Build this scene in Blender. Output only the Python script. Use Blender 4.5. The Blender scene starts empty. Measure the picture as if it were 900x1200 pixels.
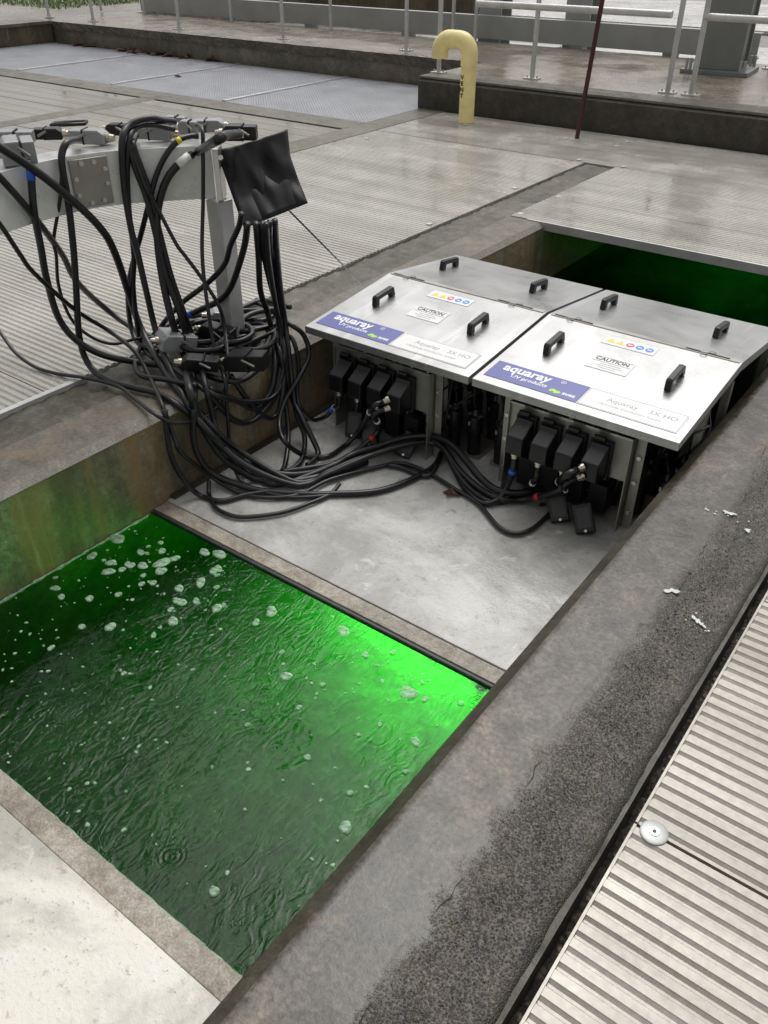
import bpy, bmesh, math, random
import numpy as np
from mathutils import Vector, Matrix
rnd = random.Random(7)
scene = bpy.context.scene
col = scene.collection

# ------------------------------------------------------------------ camera
FPX = 982.0
PITCH, YAW = math.radians(35.2), math.radians(36.8)
CAM = np.array([0.0, 0.0, 1.6])
_h = np.array([-math.sin(YAW), math.cos(YAW), 0]); _R = np.array([math.cos(YAW), math.sin(YAW), 0]); _Z = np.array([0, 0, 1.0])
_F = math.cos(PITCH)*_h - math.sin(PITCH)*_Z; _U = math.sin(PITCH)*_h + math.cos(PITCH)*_Z
cd = bpy.data.cameras.new('camera'); cam = bpy.data.objects.new('camera', cd); col.objects.link(cam)
cd.sensor_fit = 'VERTICAL'; cd.sensor_height = 36; cd.lens = FPX/1200*36; cd.clip_start = .05; cd.clip_end = 500
cam.matrix_world = Matrix([[_R[0], _U[0], -_F[0], CAM[0]], [_R[1], _U[1], -_F[1], CAM[1]], [_R[2], _U[2], -_F[2], CAM[2]], [0, 0, 0, 1]])
scene.camera = cam

# ------------------------------------------------------------------ sky and sun (overcast)
w = bpy.data.worlds.new('World'); scene.world = w; w.use_nodes = True
nt = w.node_tree; bgn = nt.nodes['Background']
sky = nt.nodes.new('ShaderNodeTexSky'); sky.sky_type = 'NISHITA'; sky.sun_disc = False
sky.sun_elevation = math.radians(62); sky.sun_rotation = math.radians(-20)
sky.air_density = 1.0; sky.dust_density = 5.0
hs = nt.nodes.new('ShaderNodeHueSaturation'); hs.inputs['Saturation'].default_value = .03
nt.links.new(sky.outputs[0], hs.inputs['Color']); nt.links.new(hs.outputs[0], bgn.inputs['Color'])
bgn.inputs['Strength'].default_value = .142
sl = bpy.data.lights.new('sun', 'SUN'); sl.energy = 1.0; sl.angle = math.radians(50); sl.color = (1, .965, .915)
so = bpy.data.objects.new('sun', sl); col.objects.link(so)
_sd = Vector((math.sin(math.radians(-20))*math.cos(math.radians(62)), math.cos(math.radians(-20))*math.cos(math.radians(62)), math.sin(math.radians(62))))
so.rotation_euler = _sd.to_track_quat('Z', 'Y').to_euler(); so.location = (0, 0, 12)
vs = scene.view_settings; vs.view_transform = 'Standard'; vs.look = 'None'; vs.exposure = 0.0; vs.gamma = 1; vs.use_curve_mapping = False
scene.cycles.max_bounces = 8; scene.cycles.transmission_bounces = 6

# ------------------------------------------------------------------ helpers
def ray(u, v): return _F + (u-450)/FPX*_R - (v-600)/FPX*_U
def at(u, v, z=0): d = ray(u, v); return CAM + d*((z-CAM[2])/d[2])
def atx(u, v, x): d = ray(u, v); return CAM + d*((x-CAM[0])/d[0])
def aty(u, v, y): d = ray(u, v); return CAM + d*((y-CAM[1])/d[1])

class MB:
    def __init__(s): s.v = []; s.f = []
    def add(s, vs_, fs): n = len(s.v); s.v += [tuple(map(float, p)) for p in vs_]; s.f += [tuple(i+n for i in f) for f in fs]; return s
    def box(s, x0, x1, y0, y1, z0, z1):
        return s.add([(x0,y0,z0),(x1,y0,z0),(x1,y1,z0),(x0,y1,z0),(x0,y0,z1),(x1,y0,z1),(x1,y1,z1),(x0,y1,z1)],
                     [(0,3,2,1),(4,5,6,7),(0,1,5,4),(1,2,6,5),(2,3,7,6),(3,0,4,7)])
    def prism(s, prof, a0, a1, axis='x'):
        """extrude a closed profile; axis x: profile (y,z); y: (x,z); z: (x,y)"""
        n = len(prof)
        def P(a, p):
            return (a, p[0], p[1]) if axis == 'x' else ((p[0], a, p[1]) if axis == 'y' else (p[0], p[1], a))
        V = [P(a0, p) for p in prof] + [P(a1, p) for p in prof]
        F_ = [(i, (i+1) % n, (i+1) % n+n, i+n) for i in range(n)] + [tuple(range(n-1, -1, -1)), tuple(range(n, 2*n))]
        return s.add(V, F_)
    def tube(s, pts, r, seg=8, caps=True):
        pts = [Vector(p) for p in pts]; n = len(pts); V = []; F_ = []
        t0 = (pts[1]-pts[0]).normalized(); up = Vector((0, 0, 1)) if abs(t0.z) < .9 else Vector((1, 0, 0))
        nrm = (up - t0*up.dot(t0)).normalized()
        for i, p in enumerate(pts):
            t = (pts[min(i+1, n-1)] - pts[max(i-1, 0)]);
            if t.length < 1e-9: t = t0
            t.normalize(); nrm = (nrm - t*nrm.dot(t)); nrm.normalize(); b = t.cross(nrm)
            rr = r[i] if isinstance(r, (list, tuple)) else r
            for k in range(seg):
                a = 2*math.pi*k/seg; V.append(p + nrm*math.cos(a)*rr + b*math.sin(a)*rr)
        for i in range(n-1):
            for k in range(seg):
                F_.append((i*seg+k, i*seg+(k+1) % seg, (i+1)*seg+(k+1) % seg, (i+1)*seg+k))
        if caps: F_ += [tuple(range(seg-1, -1, -1)), tuple(range((n-1)*seg, n*seg))]
        return s.add(V, F_)
    def cyl(s, c, r, h, seg=16, axis='z'):
        c = Vector(c); d = {'z': Vector((0,0,1)), 'x': Vector((1,0,0)), 'y': Vector((0,1,0))}[axis] if isinstance(axis, str) else Vector(axis).normalized()
        return s.tube([c, c+d*h], r, seg)
    def blob(s, cx, cy, z, r, n=14, th=.004, seed=0, ax=1.0, rot=0, irr=.18):
        q = random.Random(seed); ph = [q.uniform(0, 6.28) for _ in range(4)]
        V = []; 
        for ring, (k, zz) in enumerate(((1.0, 0), (.9, th*.8), (.55, th))):
            for i in range(n):
                a = 2*math.pi*i/n
                rr = r*k*(1+irr*math.sin(2*a+ph[0])+irr*.7*math.sin(3*a+ph[1])+irr*.5*math.sin(5*a+ph[2]))
                x, y = rr*math.cos(a)*ax, rr*math.sin(a)
                V.append((cx+x*math.cos(rot)-y*math.sin(rot), cy+x*math.sin(rot)+y*math.cos(rot), z+zz))
        F_ = [(j*n+i, j*n+(i+1) % n, (j+1)*n+(i+1) % n, (j+1)*n+i) for j in range(2) for i in range(n)] + [tuple(range(2*n, 3*n))]
        return s.add(V, F_)
    def mesh(s, name, mat, smooth=False):
        me = bpy.data.meshes.new(name); me.from_pydata(s.v, [], s.f)
        bm = bmesh.new(); bm.from_mesh(me); bmesh.ops.recalc_face_normals(bm, faces=bm.faces); bm.to_mesh(me); bm.free()
        me.materials.append(mat)
        if smooth:
            me.polygons.foreach_set('use_smooth', [True]*len(me.polygons))
            if smooth == 'auto' : me.set_sharp_from_angle(angle=math.radians(40))
        me.update(); return me
    def build(s, name, mat, parent=None, smooth=False, bevel=0, seg=2):
        o = bpy.data.objects.new(name, s.mesh(name, mat, smooth)); col.objects.link(o)
        if parent is not None: o.parent = parent
        if bevel:
            m = o.modifiers.new('bevel', 'BEVEL'); m.width = bevel; m.segments = seg; m.limit_method = 'ANGLE'; m.angle_limit = math.radians(40)
        return o
def tag(o, label=None, cat=None, group=None, kind=None):
    if label: o['label'] = label
    if cat: o['category'] = cat
    if group: o['group'] = group
    if kind: o['kind'] = kind
    return o
def empty(name, loc, rz=0, label=None, cat=None, group=None):
    o = bpy.data.objects.new(name, None); col.objects.link(o); o.location = loc; o.rotation_euler = (0, 0, rz); o.empty_display_size = .1
    return tag(o, label, cat, group)
def copy_obj(o, parent, loc=None):
    c = o.copy(); col.objects.link(c); c.parent = parent
    if loc is not None: c.location = loc
    for ch in o.children: copy_obj(ch, c)
    return c
def spline(P, per=6):
    P = [np.array(p, float) for p in P]; n = len(P); out = []
    for i in range(n-1):
        p0, p1, p2, p3 = P[max(i-1, 0)], P[i], P[i+1], P[min(i+2, n-1)]
        for k in range(per):
            t = k/per
            out.append(.5*((2*p1)+(-p0+p2)*t+(2*p0-5*p1+4*p2-p3)*t*t+(-p0+3*p1-3*p2+p3)*t**3))
    out.append(P[-1]); return out

# ------------------------------------------------------------------ materials
class NB:
    def __init__(s, name):
        s.m = bpy.data.materials.new(name); s.m.use_nodes = True; s.t = s.m.node_tree; s.b = s.t.nodes['Principled BSDF']
        s.co = s.n('ShaderNodeTexCoord').outputs['Object']
    def n(s, t, **kw):
        x = s.t.nodes.new(t)
        for k, v in kw.items(): setattr(x, k, v)
        return x
    def l(s, a, b): s.t.links.new(a, b)
    def mapv(s, sc, rot=(0,0,0)):
        m = s.n('ShaderNodeMapping'); m.inputs['Scale'].default_value = sc; m.inputs['Rotation'].default_value = rot; s.l(s.co, m.inputs[0]); return m.outputs[0]
    def noise(s, scale, detail=5, rough=.6, vec=None, dist=0):
        x = s.n('ShaderNodeTexNoise'); x.inputs['Scale'].default_value = scale; x.inputs['Detail'].default_value = detail
        x.inputs['Roughness'].default_value = rough; x.inputs['Distortion'].default_value = dist
        s.l(vec if vec is not None else s.co, x.inputs['Vector']); return x.outputs['Fac']
    def voro(s, scale, feature='F1', vec=None, out='Distance'):
        x = s.n('ShaderNodeTexVoronoi', feature=feature); x.inputs['Scale'].default_value = scale; s.l(vec if vec is not None else s.co, x.inputs['Vector']); return x.outputs[out]
    def ramp(s, fac, stops):
        r = s.n('ShaderNodeValToRGB'); e = r.color_ramp.elements
        while len(e) < len(stops): e.new(.5)
        for el, (p, c) in zip(e, stops):
            el.position = p; el.color = (c, c, c, 1) if isinstance(c, (int, float)) else (*c, 1)
        s.l(fac, r.inputs[0]); return r.outputs[0]
    def mix(s, fac, a, b, mode='MIX'):
        m = s.n('ShaderNodeMix', data_type='RGBA', blend_type=mode)
        for sock, v in ((m.inputs['Factor'], fac), (m.inputs['A'], a), (m.inputs['B'], b)):
            if hasattr(v, 'links'): s.l(v, sock)
            elif isinstance(v, (int, float)): sock.default_value = v if sock.type == 'VALUE' else (v, v, v, 1)
            else: sock.default_value = (*v, 1)
        return m.outputs['Result']
    def math(s, op, a, b=0.0, clamp=False):
        m = s.n('ShaderNodeMath', operation=op); m.use_clamp = clamp
        for i, v in enumerate((a, b)):
            if hasattr(v, 'links'): s.l(v, m.inputs[i])
            else: m.inputs[i].default_value = v
        return m.outputs[0]
    def xyz(s):
        x = s.n('ShaderNodeSeparateXYZ'); s.l(s.co, x.inputs[0]); return x.outputs
    def set(s, **kw):
        for k, v in kw.items():
            k = {'color': 'Base Color', 'rough': 'Roughness', 'metal': 'Metallic', 'coat': 'Coat Weight', 'coatr': 'Coat Roughness', 'trans': 'Transmission Weight', 'ior': 'IOR', 'emit': 'Emission Color', 'estr': 'Emission Strength', 'spec': 'Specular IOR Level', 'alpha': 'Alpha'}[k]
            i = s.b.inputs[k]
            if hasattr(v, 'links'): s.l(v, i)
            elif i.type == 'RGBA': i.default_value = (*v, 1)
            else: i.default_value = v
        return s
    def bump(s, h, strength=.3, dist=.01, prev=None):
        b = s.n('ShaderNodeBump'); b.inputs['Strength'].default_value = strength; b.inputs['Distance'].default_value = dist
        s.l(h, b.inputs['Height'])
        if prev is not None: s.l(prev, b.inputs['Normal'])
        s.l(b.outputs[0], s.b.inputs['Normal']); return b.outputs[0]

def plain(name, c, rough=.4, metal=0, coat=0, var=.15, scale=30):
    b = NB(name); n = b.noise(scale, 4)
    b.set(color=b.ramp(n, [(.3, tuple(x*(1-var) for x in c)), (.7, tuple(min(1, x*(1+var)) for x in c))]),
          rough=b.ramp(n, [(.3, max(.02, rough-.06)), (.7, min(1, rough+.08))]), metal=metal, coat=coat, coatr=.08)
    return b.m

def concrete(name, lo, mid, hi, scale=3, wet=.45, agg=0, stain=None, moss=0, bumpd=.004, streak=False):
    b = NB(name)
    big = b.noise(scale*.6, 6, .65); fine = b.noise(scale*22, 6, .7); med = b.noise(scale*5, 5, .65, dist=.4)
    c = b.ramp(b.math('ADD', b.math('MULTIPLY', big, .55), b.math('MULTIPLY', med, .45)), [(.38, lo), (.5, mid), (.62, hi)])
    c = b.mix(.9, c, b.ramp(fine, [(.28, .22), (.5, .5), (.74, .8)]), 'OVERLAY')
    h = b.math('ADD', b.math('MULTIPLY', fine, .6), b.math('MULTIPLY', med, .8))
    if streak:
        st = b.noise(1, 5, .6, b.mapv((9, 9, .9)))
        c = b.mix(b.ramp(st, [(.45, 0.0), (.62, .75)]), c, stain or (.3, .16, .06))
        st2 = b.noise(1, 4, .6, b.mapv((16, 16, .5)))
        c = b.mix(b.ramp(st2, [(.62, 0.0), (.72, .5)]), c, (.45, .36, .24))
        st3 = b.noise(1, 5, .6, b.mapv((5, 5, .7)))
        c = b.mix(b.ramp(st3, [(.38, .6), (.5, 0.0)]), c, (.07, .06, .04))
    elif stain:
        c = b.mix(b.ramp(b.noise(scale*1.1, 6, .7, dist=1.0), [(.56, 0.0), (.72, .6)]), c, stain)
    if agg:
        vo = b.voro(agg, out='Color'); vd = b.voro(agg)
        sep = b.n('ShaderNodeSeparateColor'); b.l(vo, sep.inputs[0])
        pc = b.ramp(sep.outputs[0], [(0, (.03, .028, .024)), (.45, (.07, .062, .05)), (.8, (.16, .13, .095)), (.97, (.32, .28, .22))])
        msk = b.ramp(vd, [(.25, .85), (.55, 0.0)])
        c = b.mix(msk, c, pc); h = b.math('ADD', h, b.math('MULTIPLY', b.ramp(vd, [(.0, 1.0), (.6, 0.0)]), 1.2))
    if moss:
        c = b.mix(b.ramp(b.noise(scale*3.1, 7, .75, dist=.6), [(.54, 0.0), (.68, moss)]), c, (.055, .06, .012))
    b.set(color=c, rough=b.ramp(b.noise(scale*1.7, 4), [(.3, max(.08, wet-.15)), (.7, wet+.25)]))
    b.bump(h, .7, bumpd); return b.m

M = {}
LAMP = 195.0
M['wall_top'] = concrete('wet_concrete', (.06, .053, .042), (.115, .102, .082), (.18, .16, .13), 3.2, .36, stain=(.2, .15, .1), bumpd=.004)
M['wall_top2'] = concrete('wet_concrete_pale', (.075, .067, .052), (.125, .112, .088), (.19, .17, .136), 3.0, .42, stain=(.22, .14, .075), bumpd=.004)
M['rough_edge'] = concrete('exposed_aggregate', (.03, .027, .022), (.055, .05, .04), (.1, .088, .068), 4, .4, agg=85, moss=.6, bumpd=.008)
M['mossy_edge'] = concrete('mossy_concrete', (.035, .032, .022), (.075, .067, .047), (.14, .123, .088), 4, .45, moss=.7, bumpd=.006)
M['chamfer'] = concrete('chamfer_concrete', (.022, .019, .012), (.042, .036, .024), (.075, .064, .044), 6, .4, bumpd=.003)
M['chamfer2'] = concrete('chamfer_concrete_pale', (.12, .107, .087), (.17, .152, .125), (.22, .2, .165), 6, .4, bumpd=.002)
M['face'] = concrete('stained_concrete_face', (.15, .125, .082), (.22, .188, .13), (.31, .268, .195), 2.4, .55, streak=True, stain=(.3, .17, .075), bumpd=.005)
M['dark_kerb'] = concrete('dark_wet_concrete', (.02, .017, .013), (.035, .03, .022), (.065, .055, .04), 2.5, .4, stain=(.08, .06, .035), bumpd=.005)
M['slab_side'] = concrete('slab_edge_concrete', (.045, .04, .03), (.08, .07, .05), (.14, .12, .09), 4, .55, moss=.3, bumpd=.008)
M['walk'] = concrete('walkway_concrete', (.14, .115, .09), (.22, .185, .15), (.3, .26, .21), 1.2, .22, stain=(.1, .085, .055), bumpd=.002)
M['ground'] = concrete('yard_concrete', (.16, .15, .13), (.24, .225, .2), (.34, .32, .29), .5, .25, bumpd=.002)
M['soil'] = concrete('wet_dirt', (.012, .01, .008), (.025, .02, .014), (.05, .04, .028), 8, .6, agg=60, bumpd=.01)
M['bed'] = concrete('channel_bed', (.05, .07, .03), (.09, .115, .055), (.15, .18, .09), 3.5, .9, bumpd=.003)
M['brown_wall'] = concrete('brown_concrete', (.06, .045, .025), (.1, .078, .045), (.16, .125, .075), 1.6, .6, streak=True, stain=(.13, .1, .05), bumpd=.004)
M['strip'] = concrete('strip_concrete', (.07, .064, .045), (.12, .108, .08), (.19, .17, .13), 3, .4, moss=.45, bumpd=.004)

def wall_mix():
    b = NB('smooth_to_crumbling_concrete'); X_ = b.xyz()[0]
    big = b.noise(2.0, 6, .65); med = b.noise(14, 6, .7, dist=.5); fine = b.noise(75, 5, .75)
    c = b.ramp(b.math('ADD', b.math('MULTIPLY', big, .5), b.math('MULTIPLY', med, .5)), [(.38, (.026, .023, .018)), (.49, (.062, .054, .042)), (.61, (.13, .113, .088))])
    c = b.mix(b.ramp(b.noise(3.1, 7, .7, dist=1.0), [(.54, 0.0), (.7, .55)]), c, (.2, .145, .095))
    c = b.mix(b.ramp(b.noise(9, 6, .7, dist=.8), [(.6, 0.0), (.7, .5)]), c, (.035, .032, .026))
    c = b.mix(.85, c, b.ramp(fine, [(.32, .1), (.5, .5), (.68, .92)]), 'OVERLAY')
    vo = b.n('ShaderNodeTexVoronoi'); vo.inputs['Scale'].default_value = 230; b.l(b.co, vo.inputs['Vector'])
    sep = b.n('ShaderNodeSeparateColor'); b.l(vo.outputs['Color'], sep.inputs[0])
    pc = b.ramp(sep.outputs[0], [(0, (.018, .016, .013)), (.55, (.04, .036, .03)), (.86, (.085, .07, .052)), (.985, (.22, .19, .15))])
    r_ = b.mix(.55, pc, b.ramp(b.math('ADD', b.math('MULTIPLY', med, .5), b.math('MULTIPLY', b.noise(5, 6, .7), .5)), [(.4, (.012, .011, .01)), (.5, (.045, .04, .033)), (.6, (.11, .091, .068))]))
    r_ = b.mix(b.ramp(b.noise(11, 7, .75, dist=.6), [(.58, 0.0), (.7, .6)]), r_, (.07, .068, .014))
    k = b.math('ADD', X_, b.math('ADD', b.math('MULTIPLY', b.math('SUBTRACT', med, .5), .2), b.math('MULTIPLY', b.math('SUBTRACT', big, .5), .1)))
    mr = b.n('ShaderNodeMapRange'); mr.inputs['From Min'].default_value = -.472; mr.inputs['From Max'].default_value = -.418; b.l(k, mr.inputs['Value']); m = mr.outputs[0]
    edge = b.n('ShaderNodeMapRange'); edge.inputs['From Min'].default_value = -.272; edge.inputs['From Max'].default_value = -.262; b.l(b.math('ADD', X_, b.math('MULTIPLY', b.math('SUBTRACT', med, .5), .03)), edge.inputs['Value'])
    b.set(color=b.mix(edge.outputs[0], b.mix(m, c, r_), b.ramp(med, [(.4, (.012, .012, .007)), (.6, (.035, .034, .018))])), rough=b.mix(m, b.ramp(big, [(.38, .18), (.62, .42)]), .5))
    h = b.math('ADD', b.math('MULTIPLY', fine, .6), b.math('MULTIPLY', m, b.math('MULTIPLY', b.ramp(vo.outputs['Distance'], [(0, 1.0), (.6, 0.0)]), 1.4)))
    b.bump(h, .5, .0035); return b.m
M['wall_mix'] = wall_mix()
def deck_mat(name, lo, hi, rough=.3, metal=.25, stx=.9):
    b = NB(name)
    s1 = b.noise(1, 6, .6, b.mapv((.35*stx, 4.5, 1))); s2 = b.noise(2.2, 6, .65); s3 = b.noise(60, 3, .6)
    c = b.ramp(b.math('ADD', b.math('MULTIPLY', s1, .6), b.math('MULTIPLY', s2, .4)), [(.36, lo), (.5, tuple((a+d)/2 for a, d in zip(lo, hi))), (.62, hi)])
    c = b.mix(.5, c, b.ramp(s3, [(.3, .38), (.7, .62)]), 'OVERLAY')
    b.set(color=c, rough=b.ramp(s2, [(.35, rough-.12), (.65, rough+.16)]), metal=metal); b.bump(s3, .2, .001); return b.m
M['deck'] = deck_mat('ribbed_aluminium', (.34, .32, .28), (.53, .508, .46), .18, .25)
M['deck_near'] = deck_mat('ribbed_aluminium_worn', (.28, .256, .218), (.44, .415, .37), .36, .2)
M['cover'] = deck_mat('far_cover_metal', (.17, .153, .12), (.3, .275, .23), .18, .15)
M['grate_blue'] = plain('blue_grey_grating', (.43, .437, .465), .35, 0, 0, .1, 3)
M['alu'] = plain('brushed_aluminium', (.62, .62, .62), .32, .85, 0, .1, 14)
M['alu_dull'] = plain('dull_aluminium', (.55, .55, .54), .4, .45, 0, .12, 9)
M['alu_web'] = plain('mill_aluminium', (.8, .8, .79), .3, .1, 0, .14, 7)
M['zinc'] = plain('galvanised_steel', (.42, .43, .42), .42, .55, 0, .12, 10)
M['grey_paint'] = plain('grey_painted_steel', (.2, .215, .2), .4, .1, 0, .12, 4)
M['rubber'] = plain('black_rubber', (.009, .0095, .011), .36, 0, .12, .3, 40)
M['black'] = plain('black_plastic', (.007, .007, .008), .36, 0, 0, .2, 60)
M['black_matt'] = plain('black_matt_plastic', (.008, .008, .009), .55, 0, 0, .2, 60)
M['grey_plastic'] = plain('grey_connector_housing', (.3, .31, .31), .38, .2, .1, .1, 30)
M['nickel'] = plain('nickel_gland', (.6, .55, .46), .25, .9, 0, .1, 40)
M['bolt'] = plain('steel_bolt', (.6, .6, .58), .28, .9, 0, .1, 40)
M['yellow'] = plain('yellow_pipe_paint', (.92, .76, .34), .4, 0, .1, .14, 9)
M['redpole'] = plain('dark_red_paint', (.055, .008, .01), .4, 0, 0, .3, 12)
M['white'] = plain('white_tape', (.75, .75, .73), .4, 0, 0, .05)
M['blue_tape'] = plain('blue_tape', (.03, .14, .7), .4)
M['red_tape'] = plain('red_tape', (.65, .03, .03), .4)
M['yellow_tape'] = plain('yellow_tape', (.8, .65, .03), .4)
M['label_blue'] = plain('printed_label_blue', (.085, .1, .34), .3, 0, .2, .05, 4)
M['label_white'] = plain('printed_label_white', (.78, .78, .77), .3, 0, .2, .03, 4)
M['ink'] = plain('black_ink', (.03, .03, .03), .4)
M['ink_grey'] = plain('grey_ink', (.3, .3, .3), .4)
M['ink_white'] = plain('white_ink', (.85, .85, .87), .4)
M['ink_green'] = plain('green_ink', (.4, .75, .05), .4)
M['ink_yellow'] = plain('yellow_ink', (.8, .65, .08), .4)
M['ink_red'] = plain('red_ink', (.65, .05, .12), .4)
M['ink_blue'] = plain('blue_ink', (.05, .2, .75), .4)
M['leaf'] = plain('dead_leaf_brown', (.09, .028, .014), .5, 0, 0, .4, 40)
M['dropping'] = plain('chalky_white_splash', (.6, .62, .6), .7, 0, 0, .12, 60)
M['stone'] = concrete('aggregate_pebbles', (.03, .027, .023), (.1, .085, .065), (.26, .22, .165), 40, .5, bumpd=.001)
M['dirt_seal'] = plain('dark_seal', (.03, .03, .03), .45, 0, 0, .4, 30)

def steel():
    b = NB('wet_stainless_sheet'); n = b.noise(3.5, 6, .65, dist=.5); br = b.noise(1, 3, .5, b.mapv((3, 160, 160)))
    sp = b.voro(38); f = b.noise(1, 5, .6, b.mapv((14, 1.2, 1)))
    b.set(color=b.mix(b.ramp(f, [(.55, 0.0), (.66, .45)]), b.ramp(n, [(.3, (.42, .418, .415)), (.7, (.5, .5, .5))]), (.66, .66, .66)), metal=.72,
          rough=b.ramp(b.math('ADD', b.math('MULTIPLY', n, .75), b.math('MULTIPLY', br, .25)), [(.36, .25), (.64, .38)]))
    b.bump(b.math('ADD', b.math('MULTIPLY', n, .3), b.math('MULTIPLY', b.ramp(sp, [(0, 1.0), (.12, 0.0)]), .25)), .12, .01); return b.m
M['steel'] = steel()
M['steel_dull'] = plain('dull_stainless', (.36, .34, .31), .38, .7, 0, .15, 8)

def plate_mat(name='wet_grey_cover_plate', k=1.0, tint=(1, 1, 1)):
    b = NB(name)
    big = b.noise(2.2, 6, .65, dist=.4); f = b.noise(24, 7, .72); sp = b.noise(75, 4, .7)
    c = b.ramp(big, [(.4, (.3, .296, .278)), (.5, (.42, .415, .395)), (.6, (.54, .535, .515))])
    c = b.mix(1.0, c, tuple(k*x for x in tint), 'MULTIPLY')
    c = b.mix(b.ramp(f, [(.58, 0.0), (.7, .75)]), c, (.2, .185, .16))
    c = b.mix(b.ramp(sp, [(.62, 0.0), (.7, .7)]), c, (.13, .12, .1))
    c = b.mix(b.ramp(b.noise(7, 5, .6, dist=1.2), [(.6, 0.0), (.68, .5)]), c, (.7, .7, .68))
    b.set(color=c, rough=b.ramp(b.noise(4, 5, .6), [(.42, .05), (.58, .34)]))
    rings = b.math('SINE', b.math('MULTIPLY', b.voro(7), 70)); msk = b.ramp(b.voro(7), [(.12, 1.0), (.3, 0.0)])
    n1 = b.bump(b.math('MULTIPLY', rings, b.math('MULTIPLY', msk, 0.25)), .15, .003); b.bump(b.math('ADD', f, sp), .35, .004, n1); return b.m
M['plate'] = plate_mat()
M['plate_pale'] = plate_mat('pale_speckled_cover_plate', 1.28, (1.03, 1.0, .93))
M['plate_strip'] = concrete('plate_edge_strip', (.17, .145, .11), (.28, .245, .2), (.4, .365, .31), 7, .36, stain=(.14, .1, .06), bumpd=.003)

def water_mat():
    b = NB('green_water')
    v = b.mapv((1, 1, 1), (0, 0, .5))
    n1 = b.noise(11, 3, .5, b.mapv((1.3, .7, 1), (0, 0, .6)), 1.0)
    rg = b.math('ABSOLUTE', b.math('SUBTRACT', b.noise(17, 1.5, .5, b.mapv((1.25, .75, 1), (0, 0, .5)), 1.4), .5))
    patch = b.ramp(b.noise(1.6, 2, .5), [(.42, .3), (.58, 1.0)])
    def drops(sc, freq, rad, keep):
        x = b.n('ShaderNodeTexVoronoi'); x.inputs['Scale'].default_value = sc; b.l(b.co, x.inputs['Vector']); d_ = x.outputs['Distance']
        sp = b.n('ShaderNodeSeparateColor'); b.l(x.outputs['Color'], sp.inputs[0]); on = b.math('GREATER_THAN', sp.outputs[0], keep)
        return b.math('MULTIPLY', on, b.math('MULTIPLY', b.math('SINE', b.math('MULTIPLY', d_, freq)), b.ramp(d_, [(rad*.3, 1.0), (rad, 0.0)])))
    rings = b.math('ADD', drops(6, 75, .3, .6), b.math('MULTIPLY', drops(13, 90, .3, .7), .6))
    h = b.math('ADD', b.math('MULTIPLY', patch, b.math('ADD', b.math('MULTIPLY', n1, 1.0), b.math('MULTIPLY', rg, -1.1))), b.math('MULTIPLY', rings, .12))
    b.set(color=(1, 1, 1), rough=.03, trans=1.0, ior=1.28); b.bump(h, .55, .0115)
    va = b.n('ShaderNodeVolumeAbsorption'); va.inputs['Color'].default_value = (.05, .77, .1, 1); va.inputs['Density'].default_value = 4.4
    b.l(va.outputs[0], b.t.nodes['Material Output'].inputs['Volume']); return b.m
M['water'] = water_mat()
def foam_mat():
    b = NB('foam'); vd = b.voro(140); n = b.noise(60, 3)
    b.set(color=b.ramp(vd, [(.0, (.2, .36, .22)), (.6, (.38, .52, .38))]), rough=.4, alpha=b.ramp(n, [(.32, .35), (.62, .85)])); b.bump(vd, .5, .004); return b.m
M['foam'] = foam_mat()
def lamp_mat():
    b = NB('lit_lamp_tube'); b.set(color=(.1, .3, .1), emit=(.1, 1, .13), estr=LAMP); return b.m
M['lamp'] = lamp_mat()
LAMP = 60.0
M['lamp_rear_fill'] = lamp_mat()  # weaker emission for the added lamp pair at the far end
def grass_mat():
    b = NB('grass_green'); b.set(color=b.ramp(b.noise(3), [(.3, (.05, .1, .015)), (.7, (.14, .24, .04))]), rough=.6); return b.m
M['grass'] = grass_mat()

# ------------------------------------------------------------------ key dimensions (metres, z = 0 is the top of the channel walls)
XL, XR = -2.47, -0.69          # channel faces
ZP, ZW, ZB = -.385, -.402, -.92  # cover plate, water, bed
Y0, Y1 = -3.0, 9.0

# ================================================================== SETTING
def ground():
    xs = [-160, XL-.02, XR+.02, 160]; ys = [-160, Y0, Y1-.9, 160]; b = MB(); z = -.09
    for i in range(3):
        for j in range(3):
            if i == 1 and j == 1: continue
            b.add([(xs[i],ys[j],z),(xs[i+1],ys[j],z),(xs[i+1],ys[j+1],z),(xs[i],ys[j+1],z)], [(0,1,2,3)])
    o = b.build('ground', M['ground']); bm = bmesh.new(); bm.from_mesh(o.data); bmesh.ops.remove_doubles(bm, verts=bm.verts, dist=1e-4)
    bmesh.ops.recalc_face_normals(bm, faces=bm.faces)
    if bm.faces[0].normal.z < 0: bmesh.ops.reverse_faces(bm, faces=bm.faces)
    bm.to_mesh(o.data); bm.free()
    tag(o, kind='structure')
ground()
tag(MB().box(XL-.3, XR+.3, Y0-.2, Y1, ZB-.2, ZB).build('channel_bed', M['bed']), kind='structure')
wt = MB().box(XL-.08, XR+.08, Y0-.08, Y1-.55, ZB-.1, ZW).build('water', M['water']); tag(wt, kind='structure')
tag(MB().box(XL-.2, XR+.2, Y0-.2, Y0, ZB-.1, -.1).build('channel_end', M['face']), kind='structure')
tag(MB().box(XL-.2, XR+.2, Y1-.75, Y1-.5, ZB-.1, -.1).build('channel_end', M['face']), kind='structure')

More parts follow.
